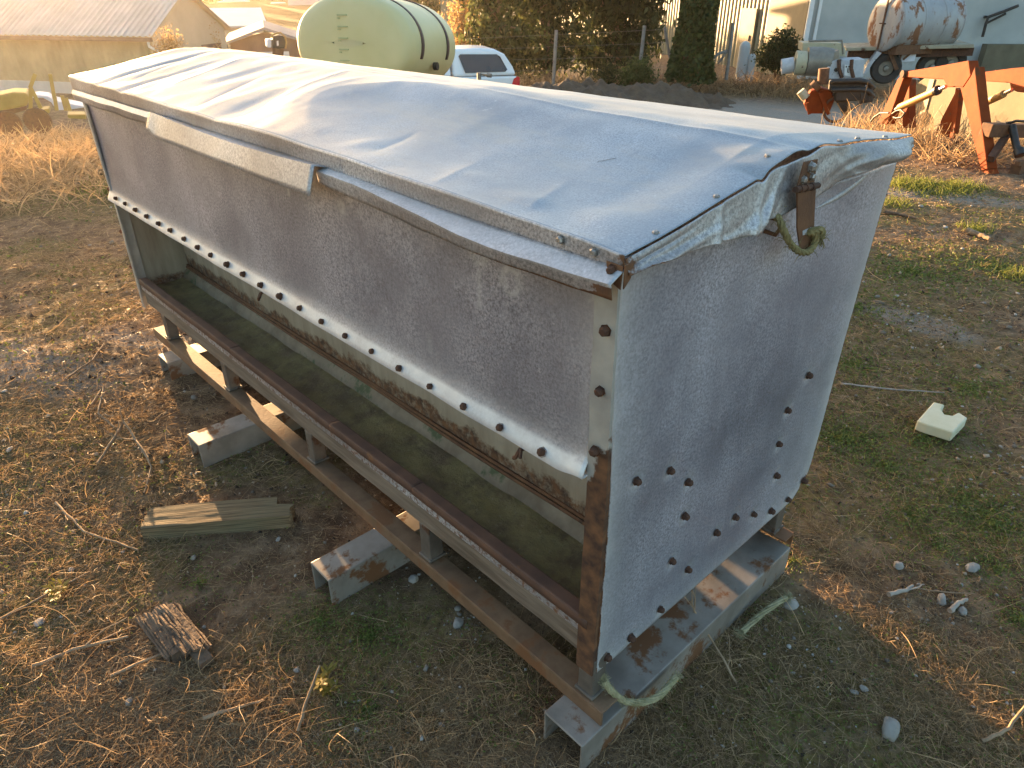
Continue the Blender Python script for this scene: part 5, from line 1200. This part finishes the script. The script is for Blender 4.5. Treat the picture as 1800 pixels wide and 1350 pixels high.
bush(1070, 23.5, [(1070, 128, 9, 14), (1066, 140, 10, 10)], 1200, .05, M['leaf_dark'], 'small bush left of a fence post', 3)

# ------------------------------------------------------------------ fence, mound, berm
fn = thing('wire_fence', 'wire fence with grey posts in front of the gum trees', 'fence', at(978, 140, 24.5) * np.array([1, 1, 0]) + UP * -1.3)
fp_ = []
for (x0, y0, x1, y1, d) in ((978, 53, 972, 148, 24.5), (1133, 45, 1121, 148, 24.0), (1289, 40, 1278, 128, 24.5), (1168, 48, 1180, 95, 24.8)):
    a, c_ = at(x0, y0, d), at(x1, y1, d); b = MB(); b.tube([c_ - UP * .2, a], .055 if x0 != 1168 else .04, 8); b.build('post', M['fence_post'], fn, smooth=50); fp_.append((a, c_))
b = MB(); b.tube([at(1278, 90, 24.5), at(1262, 95, 24.4), at(1235, 122, 24.2)], .045, 6); b.tube([at(1280, 88, 24.5), at(1262, 112, 24.5)], .035, 6); b.build('stay', M['fence_post'], fn)
for f in (.08, .3, .52, .74):
    b = MB(); w0 = fp_[0][0] * (1 - f) + fp_[0][1] * f; w1 = fp_[1][0] * (1 - f) + fp_[1][1] * f; w2 = fp_[2][0] * (1 - f) + fp_[2][1] * f; wl_ = w0 + (w0 - w1) * 1.1
    b.tube([wl_, w0, w1, w2], .0045, 4); b.build('wire', M['fence_post'], fn)
def mound():
    c_ = at(1035, 150, 22.0); c_[2] = 0; u = azv(135); v = azv(45); n = 60; xs = np.linspace(-4.6, 4.6, 150); ys_ = np.linspace(-1.6, 1.6, 44); XX, YY = np.meshgrid(xs, ys_, indexing='ij')
    h = .78 * np.exp(-(YY / .8) ** 2) * sstep(4.6, 2.2, np.abs(XX + .15 * np.sin(XX))) * (.35 + .85 * fbm(XX * .9 + 5, YY * .9, 3, 5)) + .55 * (fbm(XX * 3.2, YY * 3.2, 4, 9) - .5) * np.exp(-(YY / 1.0) ** 2) * sstep(4.6, 3.6, np.abs(XX))
    px_, py_ = c_[0] + XX * u[0] + YY * v[0], c_[1] + XX * u[1] + YY * v[1]; P = np.stack([px_, py_, terr0(px_, py_) - .06 + np.maximum(h, 0)], -1)
    b = MB(); b.grid(P); tag(b.build('soil_mound', M['soil'], None, org=(c_[0], c_[1], -1.25), smooth=60), 'long mound of dark dug soil below the wire fence', 'soil mound')
mound()
def far_straw():
    n = 9000; a = rng.uniform(38, 68, n); r = rng.normal(25.8, .6, n); k2 = rng.random(n) < np.where(a > 52, 1, .45); a, r = np.radians(a[k2]), r[k2]; n = len(a)
    x, y = CAM[0] + r * np.sin(a), CAM[1] + r * np.cos(a); P = np.stack([x, y, terr0(x, y) + .25 * fbm(x, y, 2, 4) * 0], -1); b_ = rng.uniform(0, 6.283, n)
    D = np.stack([np.cos(b_), np.sin(b_), rng.uniform(.5, 2.2, n)], -1); V, q, c_ = ribbons(P, D, rng.uniform(.3, .8, n), rng.uniform(.012, .03, n), 4, rng.normal(scale=1.2, size=n), .8)
    o = npmesh('straw_berm', V, q, M['straw'], attrs={'tint': np.repeat(np.clip(rng.normal(.45, .25, n), 0, 1), c_)}, kind='stuff'); tag(o, 'bank of dry grass along the far side of the drive', 'grass')
    Vs, Qs, Ts, off = [], [], [], 0                # tall reeds around the old machines on the right
    for px, py, d, rad, n, h in ((1740, 118, 15, 1.2, 700, .9), (1790, 120, 15, 1.2, 600, 1.0), (1575, 205, 12.0, .7, 300, .45), (1555, 175, 16.5, .7, 200, .5), (1600, 130, 14, .6, 120, .7), (1680, 110, 18, 1.0, 250, 1.0), (1420, 150, 24.3, 1.0, 300, .5), (1380, 140, 25, 1.0, 300, .4), (1500, 205, 13.4, .4, 60, .3)):
        g = at(px, py, d); x, y = g[0] + rng.normal(scale=rad * .5, size=n), g[1] + rng.normal(scale=rad * .5, size=n); P = np.stack([x, y, terr0(x, y)], -1); b_ = rng.uniform(0, 6.283, n)
        D = np.stack([np.cos(b_), np.sin(b_), rng.uniform(1.5, 6, n)], -1); V, q, c_ = ribbons(P, D, rng.uniform(.5, 1.1, n) * h, rng.uniform(.006, .013, n), 5, rng.normal(scale=.6, size=n), .5)
        Vs.append(V); Qs.append(q + off); off += len(V); Ts.append(np.repeat(np.clip(rng.normal(.65, .22, n), 0, 1), c_))
    o = npmesh('tall_dry_weeds', np.concatenate(Vs), np.concatenate(Qs), M['straw'], attrs={'tint': np.concatenate(Ts)}, kind='stuff'); tag(o, 'tall dead weeds around the old machinery', 'weeds')
far_straw()
for px, y0, y1, d, r_, lab in ((1311, 72, 122, 28, .19, 'tall grey round-topped bollard by the store door'), (1323, 94, 120, 28, .14, 'short grey bollard right of the taller one')):
    a = at(px, y0, d); z = ground_at(a); b = MB(); b.loft([[np.array([a[0], a[1], zz_]) + np.array([math.cos(t), math.sin(t), 0]) * r_ * k2 for t in np.linspace(0, 6.283, 20, endpoint=False)] for zz_, k2 in ((z - .1, 1), (a[2] - r_, 1), (a[2] - r_ * .5, .86), (a[2] - r_ * .15, .55), (a[2], .15))])
    tag(b.build('bollard', M['grey_wall'], None, org=(a[0], a[1], z), smooth=50), lab, 'bollard')

# ------------------------------------------------------------------ loader frame on the right
LP = ag(1738, 306); LA = 40; ln_ = azv(LA - 90); TH = .11
ldr = thing('loader_frame', 'orange front-end loader frame with hydraulic rams standing on the right', 'loader', (LP[0], LP[1], 0))
def plate(pix, name, m, p0, th, parent, bevel=.008):
    P = [pv(x, y, p0, LA) for x, y in pix]; b = MB(); b.prism(P, -ln_ * th); return b.build(name, m, parent, bevel=bevel)
def zc(x, y): return 1520 + x / 5.4, 80 + y / 5.4
plate([zc(*q) for q in ((395, 245), (700, 195), (985, 142), (1005, 285), (930, 398), (785, 395), (745, 322), (390, 300))], 'lift_arm', M['orange'], LP, TH, ldr)
plate([zc(*q) for q in ((1008, 290), (1045, 200), (1075, 480), (1165, 1170), (1105, 1190), (905, 400), (935, 398))], 'boom_leg', M['orange'], LP + ln_ * .012, TH, ldr)
plate([zc(*q) for q in ((1105, 1195), (1165, 1172), (1195, 1245), (1115, 1232))], 'boom_shoe', M['orange'], LP + ln_ * .012, TH, ldr)
plate([zc(*q) for q in ((375, 250), (310, 320), (120, 735), (205, 750), (250, 640), (365, 320), (400, 270))], 'tower_leg', M['orange'], LP - ln_ * .02, TH, ldr)
plate([zc(*q) for q in ((365, 315), (425, 320), (420, 600), (425, 780), (360, 785), (350, 620))], 'tower_post', M['orange'], LP - ln_ * .22, .09, ldr)
b = MB(); q = pv(*zc(375, 270), LP, LA); b.tube([q + ln_ * .03, q - ln_ * .30], .045, 12); b.build('pivot_pin', M['rust_dark'], ldr, smooth=50)
b = MB(); a, c_ = pv(*zc(335, 585), LP + ln_ * .05, LA), pv(*zc(690, 425), LP + ln_ * .05, LA); b.tube([a, c_], .042, 12); rm = b.build('hydraulic_ram', M['ram'], ldr, smooth=50)
b = MB(); b.tube([c_, pv(*zc(770, 390), LP + ln_ * .05, LA)], .022, 10); b.build('ram_rod', M['chrome'], rm, smooth=50)
b = MB(); b.tube([c_ * .96 + a * .04, c_ * 1.02 - a * .02], .052, 12); b.build('ram_collar', M['black_oil'], rm, smooth=50)
b = MB(); b.tube([a, pv(*zc(300, 610), LP + ln_ * .05, LA)], .03, 8); b.build('ram_eye', M['black_oil'], rm, smooth=50)
b = MB(); b.tube([pv(*zc(x, y), LP + ln_ * .08, LA) for x, y in ((260, 650), (300, 620), (345, 610), (380, 640), (350, 680), (300, 690), (275, 680))], .012, 7); b.tube([pv(*zc(x, y), LP + ln_ * .06, LA) for x, y in ((60, 720), (90, 680), (150, 640), (230, 640))], .013, 7); b.build('hose', M['black_oil'], ldr, smooth=60)
# second arm, one frame width to the right
LB = LP - ln_ * .75
plate([zc(*q) for q in ((1062, 260), (1400, 215), (1700, 190), (1700, 470), (1440, 440), (1385, 415), (1375, 355), (1070, 335))], 'lift_arm', M['orange'], LB, TH, ldr)
b = MB(); a, c_ = pv(*zc(1095, 565), LB + ln_ * .05, LA), pv(*zc(1320, 460), LB + ln_ * .05, LA); b.tube([a, c_], .042, 12); rm = b.build('hydraulic_ram', M['ram'], ldr, smooth=50)
b = MB(); b.tube([c_, pv(*zc(1400, 420), LB + ln_ * .05, LA)], .022, 10); b.build('ram_rod', M['chrome'], rm, smooth=50)
plate([zc(*q) for q in ((1640, 440), (1740, 440), (1900, 1250), (1830, 1260))], 'boom_leg', M['orange'], LB, TH, ldr)
# brace with foot plate between the towers
plate([zc(*q) for q in ((860, 400), (905, 420), (840, 900), (800, 885))], 'brace', M['orange'], LP - ln_ * .42, .06, ldr)
plate([zc(*q) for q in ((865, 430), (842, 600), (800, 870), (660, 850), (735, 680))], 'brace_gusset', M['orange'], LP - ln_ * .44, .03, ldr)
plate([zc(*q) for q in ((535, 860), (840, 905), (805, 1000), (515, 930))], 'foot_plate', M['rust'], LP - ln_ * .30, .10, ldr)
b = MB(); b.bar(pv(*zc(1150, 800), LP + ln_ * 0, LA), pv(*zc(1700, 810), LB, LA), .14, .13); b.build('cross_tube', M['rust'], ldr, bevel=.01)
b = MB(); b.bar(pv(*zc(1340, 860), LP - ln_ * .25, LA), pv(*zc(1195, 1080), LP, LA), .06, .07); b.build('strut', M['rust_dark'], ldr)
b = MB(); b.tube([pv(*zc(x, y), LP - ln_ * .25, LA) for x, y in ((1150, 760), (1230, 750), (1260, 725), (1290, 740), (1390, 730), (1440, 715), (1520, 720))], .014, 7); b.tube([pv(*zc(1400, 760), LP - ln_ * .25, LA), pv(*zc(1440, 960), LP - ln_ * .25, LA), pv(*zc(1470, 1000), LP - ln_ * .25, LA)], .035, 8); b.tube([pv(*zc(1460, 985), LP - ln_ * .25, LA), pv(*zc(1475, 1045), LP - ln_ * .25, LA)], .05, 8); b.build('hanging_hose', M['black_oil'], ldr, smooth=50)
# concrete slab standing behind the loader
SP = LP + azv(74) * 2.9
b = MB(); b.prism([pv(x, y, SP, LA) for x, y in ((1598, 158), (1626, 136), (1900, 112), (1900, 300), (1612, 272), (1580, 240), (1572, 200))], -ln_ * .14); tag(b.build('concrete_slab', M['concrete'], None, org=tuple(pv(1640, 270, SP, LA)), bevel=.01), 'tan concrete slab standing behind the orange loader frame', 'concrete slab')
b = MB(); b.prism([pv(*zc(x, y), SP + ln_ * .02, LA) for x, y in ((615, 320), (660, 320), (520, 830), (465, 850))], -ln_ * .018); tag(b.build('timber_batten', M['tan_panel'], None, org=tuple(pv(1620, 240, SP, LA))), 'pale timber batten leaning on the concrete slab', 'timber')
b = MB(); q = ag(1782, 306); b.bar(q + UP * .05 - azv(80) * .05, q + UP * .05 + azv(95) * .7, .10, .10); b.bar(q + UP * .12 - azv(80) * .1, q + UP * .12 + azv(110) * .5, .05, .05); tag(b.build('steel_channel', M['rust'], None, org=tuple(q), bevel=.006), 'rusty steel channel lying at the right edge', 'steel channel')

# ------------------------------------------------------------------ old engine with orange bell housing
EP = at(1470, 200, 14.2); EP[2] = ground_at(EP); EA = 150
eng = thing('old_engine', 'derelict orange and black engine on the ground beyond the feeder lid', 'engine', EP)
def ep(x, y, o_=0.0): return pv(x, y, EP + azv(EA - 90) * o_, EA)
en = azv(EA - 90)
en = en if (en @ (CAM - EP)) > 0 else -en
def ec(x, y): return 1350 + x / 4.0, y / 4.0
b = MB(); b.prism([ep(*ec(*q)) for q in ((270, 780), (250, 730), (300, 640), (380, 620), (455, 640), (470, 700), (430, 800), (300, 800))], -en * .3); hs = b.build('bell_housing', M['orange'], eng, bevel=.03)
b = MB(); b.bar(ep(*ec(365, 650), 0) + en * .05, ep(*ec(425, 800), 0) + en * .05, .07, .06); b.bar(ep(*ec(275, 720)) + en * .05, ep(*ec(290, 800)) + en * .05, .05, .05); b.build('rib', M['orange'], hs)
b = MB(); b.tube([ep(*ec(228, 640)), ep(*ec(268, 690))], .075, 16); b.build('pulley', M['cream_paint'], eng, smooth=40)
b = MB(); b.bar(ep(*ec(430, 600)), ep(*ec(680, 590)), .22, .16); b.bar(ep(*ec(470, 660)), ep(*ec(690, 650)), .3, .22); b.bar(ep(*ec(480, 640)), ep(*ec(560, 790)), .12, .16); b.bar(ep(*ec(690, 600)), ep(*ec(690, 720)), .16, .2); blk = b.build('engine_block', M['black_oil'], eng, bevel=.02)
b = MB()
for y_, r_ in ((565, .045), (625, .04)): b.tube([ep(*ec(440, y_)) + en * .16, ep(*ec(640, y_ - 5)) + en * .16, ep(*ec(700, y_ + 10)) + en * .12, ep(*ec(740, y_ + 55))], r_, 8)
b.tube([ep(*ec(x, y)) + en * .15 for x, y in ((600, 600), (650, 650), (640, 720), (590, 760), (530, 740))], .02, 6); b.build('pipework', M['black_oil'], eng, smooth=50)
b = MB(); a = ep(*ec(480, 770)) + en * .02
b.tube([a + (azv(EA) * math.cos(t) + UP * math.sin(t)) * .2 for t in np.linspace(0, 6.283, 24)], .025, 6, False); b.build('fan_ring', M['rust'], eng, smooth=50)
b = MB(); b.tube([ep(*ec(385, 590)), ep(*ec(395, 480))], .09, 10); b.tube([ep(*ec(320, 620)), ep(*ec(350, 590))], .1, 8); b.build('starter', M['rust'], eng, smooth=50)

# ------------------------------------------------------------------ white pump unit and the trailer with the rusty tank
WP = at(1470, 120, 23.0); WP[2] = ground_at(WP); WA = 145
def wpx(x, y, o_=0.0): return pv(*ec(x, y), WP + wn * o_, WA)
wn = azv(WA + 90); wn = wn if wn @ (CAM - WP) > 0 else -wn
pump = thing('pump_unit', 'old pump unit with grey drum and white disc beside the rusty tank trailer', 'machine', WP)
def wpoly(pix, name, m, th, o_=0.0, parent=None, bevel=.02): b = MB(); b.prism([wpx(x, y, o_) for x, y in pix], -wn * th); return b.build(name, m, parent or pump, bevel=bevel)
wpoly(((245, 300), (520, 305), (550, 355), (545, 400), (240, 360)), 'top_box', M['cream_paint'], .9, -.3)
b = MB(); b.tube([wpx(285, 290, -.3), wpx(520, 285, -.3), wpx(530, 380, -.3)], .03, 6); b.build('hand_rail', M['grey_metal'], pump)
b = MB(); b.tube([wpx(270, 430, .1), wpx(370, 430, .1), wpx(430, 440, .1)], .36, 24); b.build('drum', M['grey_metal'], pump, smooth=40)
b = MB(); b.tube([wpx(190, 440, .15), wpx(265, 440, .15)], [.31, .29], 20); b.build('drum_end', M['cream_paint'], pump, smooth=40)
b = MB(); b.tube([wpx(95, 470, .1), wpx(180, 455, .1)], .20, 18); b.build('small_drum', M['white_old'], pump, smooth=40)
wpoly(((390, 400), (500, 350), (510, 440), (440, 500), (390, 480)), 'hopper', M['grey_metal'], .5, .35)
wpoly(((520, 420), (680, 415), (670, 545), (530, 545)), 'casing', M['white_old'], .7, .2)
b = MB(); q = wpx(478, 490, .45); b.tube([q, q - wn * .12], .24, 26); ds = b.build('disc', M['white_old'], pump, smooth=40); b = MB(); b.tube([q + wn * .04, q], .05, 14); b.build('hub', M['black_oil'], ds, smooth=40)
wpoly(((540, 455), (582, 460), (575, 535), (535, 530)), 'white_plate', M['white_trim'], .04, .5, bevel=.004)
wpoly(((548, 463), (556, 464), (553, 476), (546, 475)), 'plate_mark', M['black_oil'], .01, .51, bevel=0); wpoly(((566, 462), (575, 463), (573, 474), (564, 473)), 'plate_mark', M['black_oil'], .01, .51, bevel=0); wpoly(((560, 480), (566, 480), (564, 505), (572, 506), (571, 512), (556, 510)), 'plate_mark', M['black_oil'], .01, .51, bevel=0)
wpoly(((200, 505), (450, 515), (450, 545), (200, 530)), 'base_beam', M['deck'], .8, .1)
b = MB(); 
for q in ((500, 420, 520, 545), (590, 420, 600, 545)): b.tube([wpx(q[0], q[1], .5), wpx((q[0] + q[2]) / 2 - 10, (q[1] + q[3]) / 2, .55), wpx(q[2], q[3], .5)], .05, 7)
b.build('hose', M['rust_dark'], pump, smooth=50)
b = MB(); 
b.bar(wpx(395, 580, .6), wpx(395, 480, .6), .16, .16); b.build('rusty_stand', M['rust'], pump, bevel=.02)

TP = at(1600, 100, 25.5); TP[2] = ground_at(TP); TA = 150
tn_ = azv(TA + 90); tn_ = tn_ if tn_ @ (CAM - TP) > 0 else -tn_
def tpx(x, y, o_=0.0): return pv(*ec(x, y), TP + tn_ * o_, TA)
rt = thing('flat_trailer', 'old flat trailer with timber deck carrying the rusty white tank', 'trailer', TP)
b = MB(); b.prism([tpx(550, 335), tpx(1450, 310), tpx(1450, 338), tpx(550, 360)], -tn_ * 2.0); b.build('deck', M['deck'], rt, bevel=.02)
b = MB(); b.bar(tpx(560, 385, -.3), tpx(1440, 362, -.3), .14, .22); b.bar(tpx(560, 385, -1.5), tpx(1440, 362, -1.5), .14, .22); b.build('chassis', M['rust_dark'], rt)
for (x, y, o_) in ((828, 480, .05), (828, 480, -1.7), (1150, 470, -.5), (1280, 440, -.5)):
    q = tpx(x, y, o_); b = MB(); r_ = .42
    b.loft([[q + tn_ * w_ + azv(TA) * math.cos(a) * k2 * r_ + UP * math.sin(a) * k2 * r_ for a in np.linspace(0, 6.283, 30, endpoint=False)] for k2, w_ in ((.5, -.1), (.9, -.13), (1, -.08), (1, .08), (.9, .13), (.52, .11), (.5, .02))]); wh = b.build('wheel', M['tyre'], rt, smooth=40)
    b = MB(); b.loft([[q + tn_ * w_ + azv(TA) * math.cos(a) * k2 + UP * math.sin(a) * k2 for a in np.linspace(0, 6.283, 20, endpoint=False)] for k2, w_ in ((.215, .02), (.20, .05), (.09, .05), (.07, .14), (.04, .15))]); b.build('rim', M['grey_metal'], wh, smooth=40)
b = MB(); b.prism([tpx(x, y, .2) for x, y in ((770, 362), (690, 470), (672, 520), (690, 520), (740, 440), (800, 372))], -tn_ * .5); b.build('mudguard', M['white_old'], rt)
b = MB(); b.bar(tpx(850, 350, .25), tpx(905, 490, .25), .10, .10); b.bar(tpx(940, 370, .1), tpx(920, 440, .1), .05, .05); b.bar(tpx(1030, 350, .1), tpx(950, 420, .1), .05, .05); b.build('stay', M['rust'], rt)
wt = [tpx(x, y, .0) for x, y in ((930, 380), (1050, 350), (1030, 430), (900, 440))]; b = MB(); b.prism(wt, -tn_ * .1); b.build('side_panel', M['blue_white'], rt)
c0 = tpx(822, 165, .1); TX = azv(118); c1 = c0 + TX * 2.15; rd_ = .72
tk = thing('rusty_tank', 'rust-streaked white cylindrical tank lying on the flat trailer', 'tank', c0 - UP * rd_)
sd2 = azv(28)
def rg(q, k2, s_=0.0): return [q + TX * s_ + (sd2 * math.cos(a) + UP * math.sin(a)) * rd_ * k2 for a in np.linspace(0, 6.283, 48, endpoint=False)]
b = MB(); b.loft([rg(c0, .3, -.05), rg(c0, .7, -.035), rg(c0, .95, 0), rg(c0, 1, .02), rg(c1, 1, -.02), rg(c1, .95, 0), rg(c1, .5, .04)]); tb = b.build('tank_shell', M['tank_rusty'], tk, smooth=40)
for f in (.02, .35, .68, .98):
    q = c0 + (c1 - c0) * f; b = MB(); b.tube(rg(q, 1.004) + [rg(q, 1.004)[0]], .022, 6, False); b.build('hoop', M['tank_rusty'], tb, smooth=60)
b = MB(); b.bar(c0 - TX * .06 + UP * rd_ * .95, c0 - TX * .06 - UP * rd_ * .95, .05, .03, TX); b.bar(c0 - TX * .07 + sd2 * -.1, c0 - TX * .07 + sd2 * .12, .03, .05, TX); b.build('end_seam', M['rust_dark'], tb)
b = MB()
for f in (.15, .8): q = c0 + (c1 - c0) * f - UP * (rd_ * .95); b.bar(q - sd2 * .55, q + sd2 * .55, .4, .22)
b.bar(c0 + TX * .2 - UP * rd_ * .93 - sd2 * .45, c1 - UP * rd_ * .93 - sd2 * .45, .1, .25); b.build('cradle', M['rust'], tk)

# ------------------------------------------------------------------ yellow machinery by the shed
YP = at(60, 215, 19.0); YP[2] = ground_at(YP); YA = -75; yn = azv(YA - 90); yn = yn if yn @ (CAM - YP) > 0 else -yn
def yp(x, y, o_=0.0): return pv(x / 5.0, y / 5.0, YP + yn * o_, YA)
ym = thing('yellow_implement', 'rusty yellow farm implement in the long dry grass before the shed', 'farm implement', YP)
b = MB(); b.prism([yp(x, y) for x, y in ((-80, 850), (110, 810), (230, 815), (255, 860), (240, 930), (100, 960), (-80, 985))], -yn * .9); b.build('hopper', M['yellow'], ym, bevel=.04)
b = MB(); b.prism([yp(x, y) for x, y in ((-60, 985), (95, 962), (230, 935), (235, 965), (90, 1010), (-60, 1040))], -yn * .7); b.build('under_tray', M['rust'], ym, bevel=.02)
b = MB()
for a in ((310, 650, 265, 770), (265, 760, 360, 950), (270, 770, 270, 960), (440, 650, 480, 870), (480, 850, 500, 970), (545, 840, 580, 970), (580, 860, 615, 970)): b.bar(yp(a[0], a[1], .1), yp(a[2], a[3], .1), .07, .07)
b.build('mast', M['yellow'], ym)
b = MB(); b.prism([yp(x, y, .1) for x, y in ((210, 980), (430, 955), (440, 990), (340, 1040), (220, 1010))], -yn * .5); b.prism([yp(x, y, .1) for x, y in ((590, 1005), (750, 1005), (760, 1050), (600, 1040))], -yn * .5); b.build('deflector', M['yellow'], ym, bevel=.02)
for x, y in ((70, 1090), (330, 1060)):
    q = yp(x, y, .1); b = MB(); b.loft([[q + yn * w_ + azv(YA) * math.cos(a) * k2 + UP * math.sin(a) * k2 for a in np.linspace(0, 6.283, 24, endpoint=False)] for k2, w_ in ((.14, -.06), (.25, -.07), (.27, 0), (.25, .07), (.14, .06))]); b.build('wheel', M['rust'], ym, smooth=40)
LT = [yp(x, y, -1.2) for x, y in ((240, 850), (330, 835), (420, 845), (480, 880), (560, 900), (740, 935), (740, 945), (600, 965), (500, 970), (450, 900), (380, 860), (240, 862))]
b = MB(); b.prism(LT, -yn * .8); tag(b.build('tarpaulin', M['blue_white'], None, org=tuple(LT[8]), bevel=.03), 'bluish white tarpaulin heap between the yellow implement and the shed', 'tarpaulin')

# small machine seen over the lid
SP2 = at(487, 92, 17.0); SP2[2] = ground_at(SP2); SA = 110; sn = azv(SA + 90); sn = sn if sn @ (CAM - SP2) > 0 else -sn
def s2(x, y, o_=0.0): return pv(300 + x / 7.5, y / 7.5, SP2 + sn * o_, SA)
sm = thing('mast_machine', 'dark boxy machine head on a post in front of the brown house', 'machine', SP2)
b = MB(); b.prism([s2(x, y) for x, y in ((1265, 520), (1330, 510), (1330, 630), (1270, 625))], -sn * .3); b.build('side_box', M['blue_white'], sm, bevel=.02)
b = MB(); b.prism([s2(x, y, .05) for x, y in ((1340, 480), (1420, 460), (1520, 480), (1520, 640), (1340, 640))], -sn * .3); b.build('head_box', M['black_oil'], sm, bevel=.02)
b = MB(); b.prism([s2(x, y, .08) for x, y in ((1398, 540), (1422, 535), (1425, 600), (1402, 605))], -sn * .02); b.build('white_tube', M['white_trim'], sm)
b = MB(); b.tube([s2(x, y, .06) for x, y in ((1320, 500), (1345, 460), (1390, 440), (1450, 430), (1510, 490), (1525, 560), (1515, 640))], .02, 7); b.build('hoop', M['ram'], sm, smooth=50)
b = MB(); b.tube([s2(1415, 640), s2(1415, 730), np.array([SP2[0], SP2[1], SP2[2]])], [.12, .11, .11], 10); b.build('post', M['rust'], sm, smooth=50)

# ------------------------------------------------------------------ air: low sun through thin haze
b = MB(); b.box((-460, -130, -9), (610, 660, 7.2)); hk = bpy.data.materials.new('haze'); hk.use_nodes = True; ht = hk.node_tree
ht.nodes.remove(ht.nodes['Principled BSDF']); hv = ht.nodes.new('ShaderNodeVolumePrincipled')
hv.inputs['Color'].default_value = (.98, .88, .74, 1); hv.inputs['Density'].default_value = .0003; hv.inputs['Anisotropy'].default_value = .78
ht.links.new(hv.outputs[0], ht.nodes['Material Output'].inputs['Volume'])
tag(b.build('haze', hk), 'thin haze in the low sun', 'haze', kind='stuff')
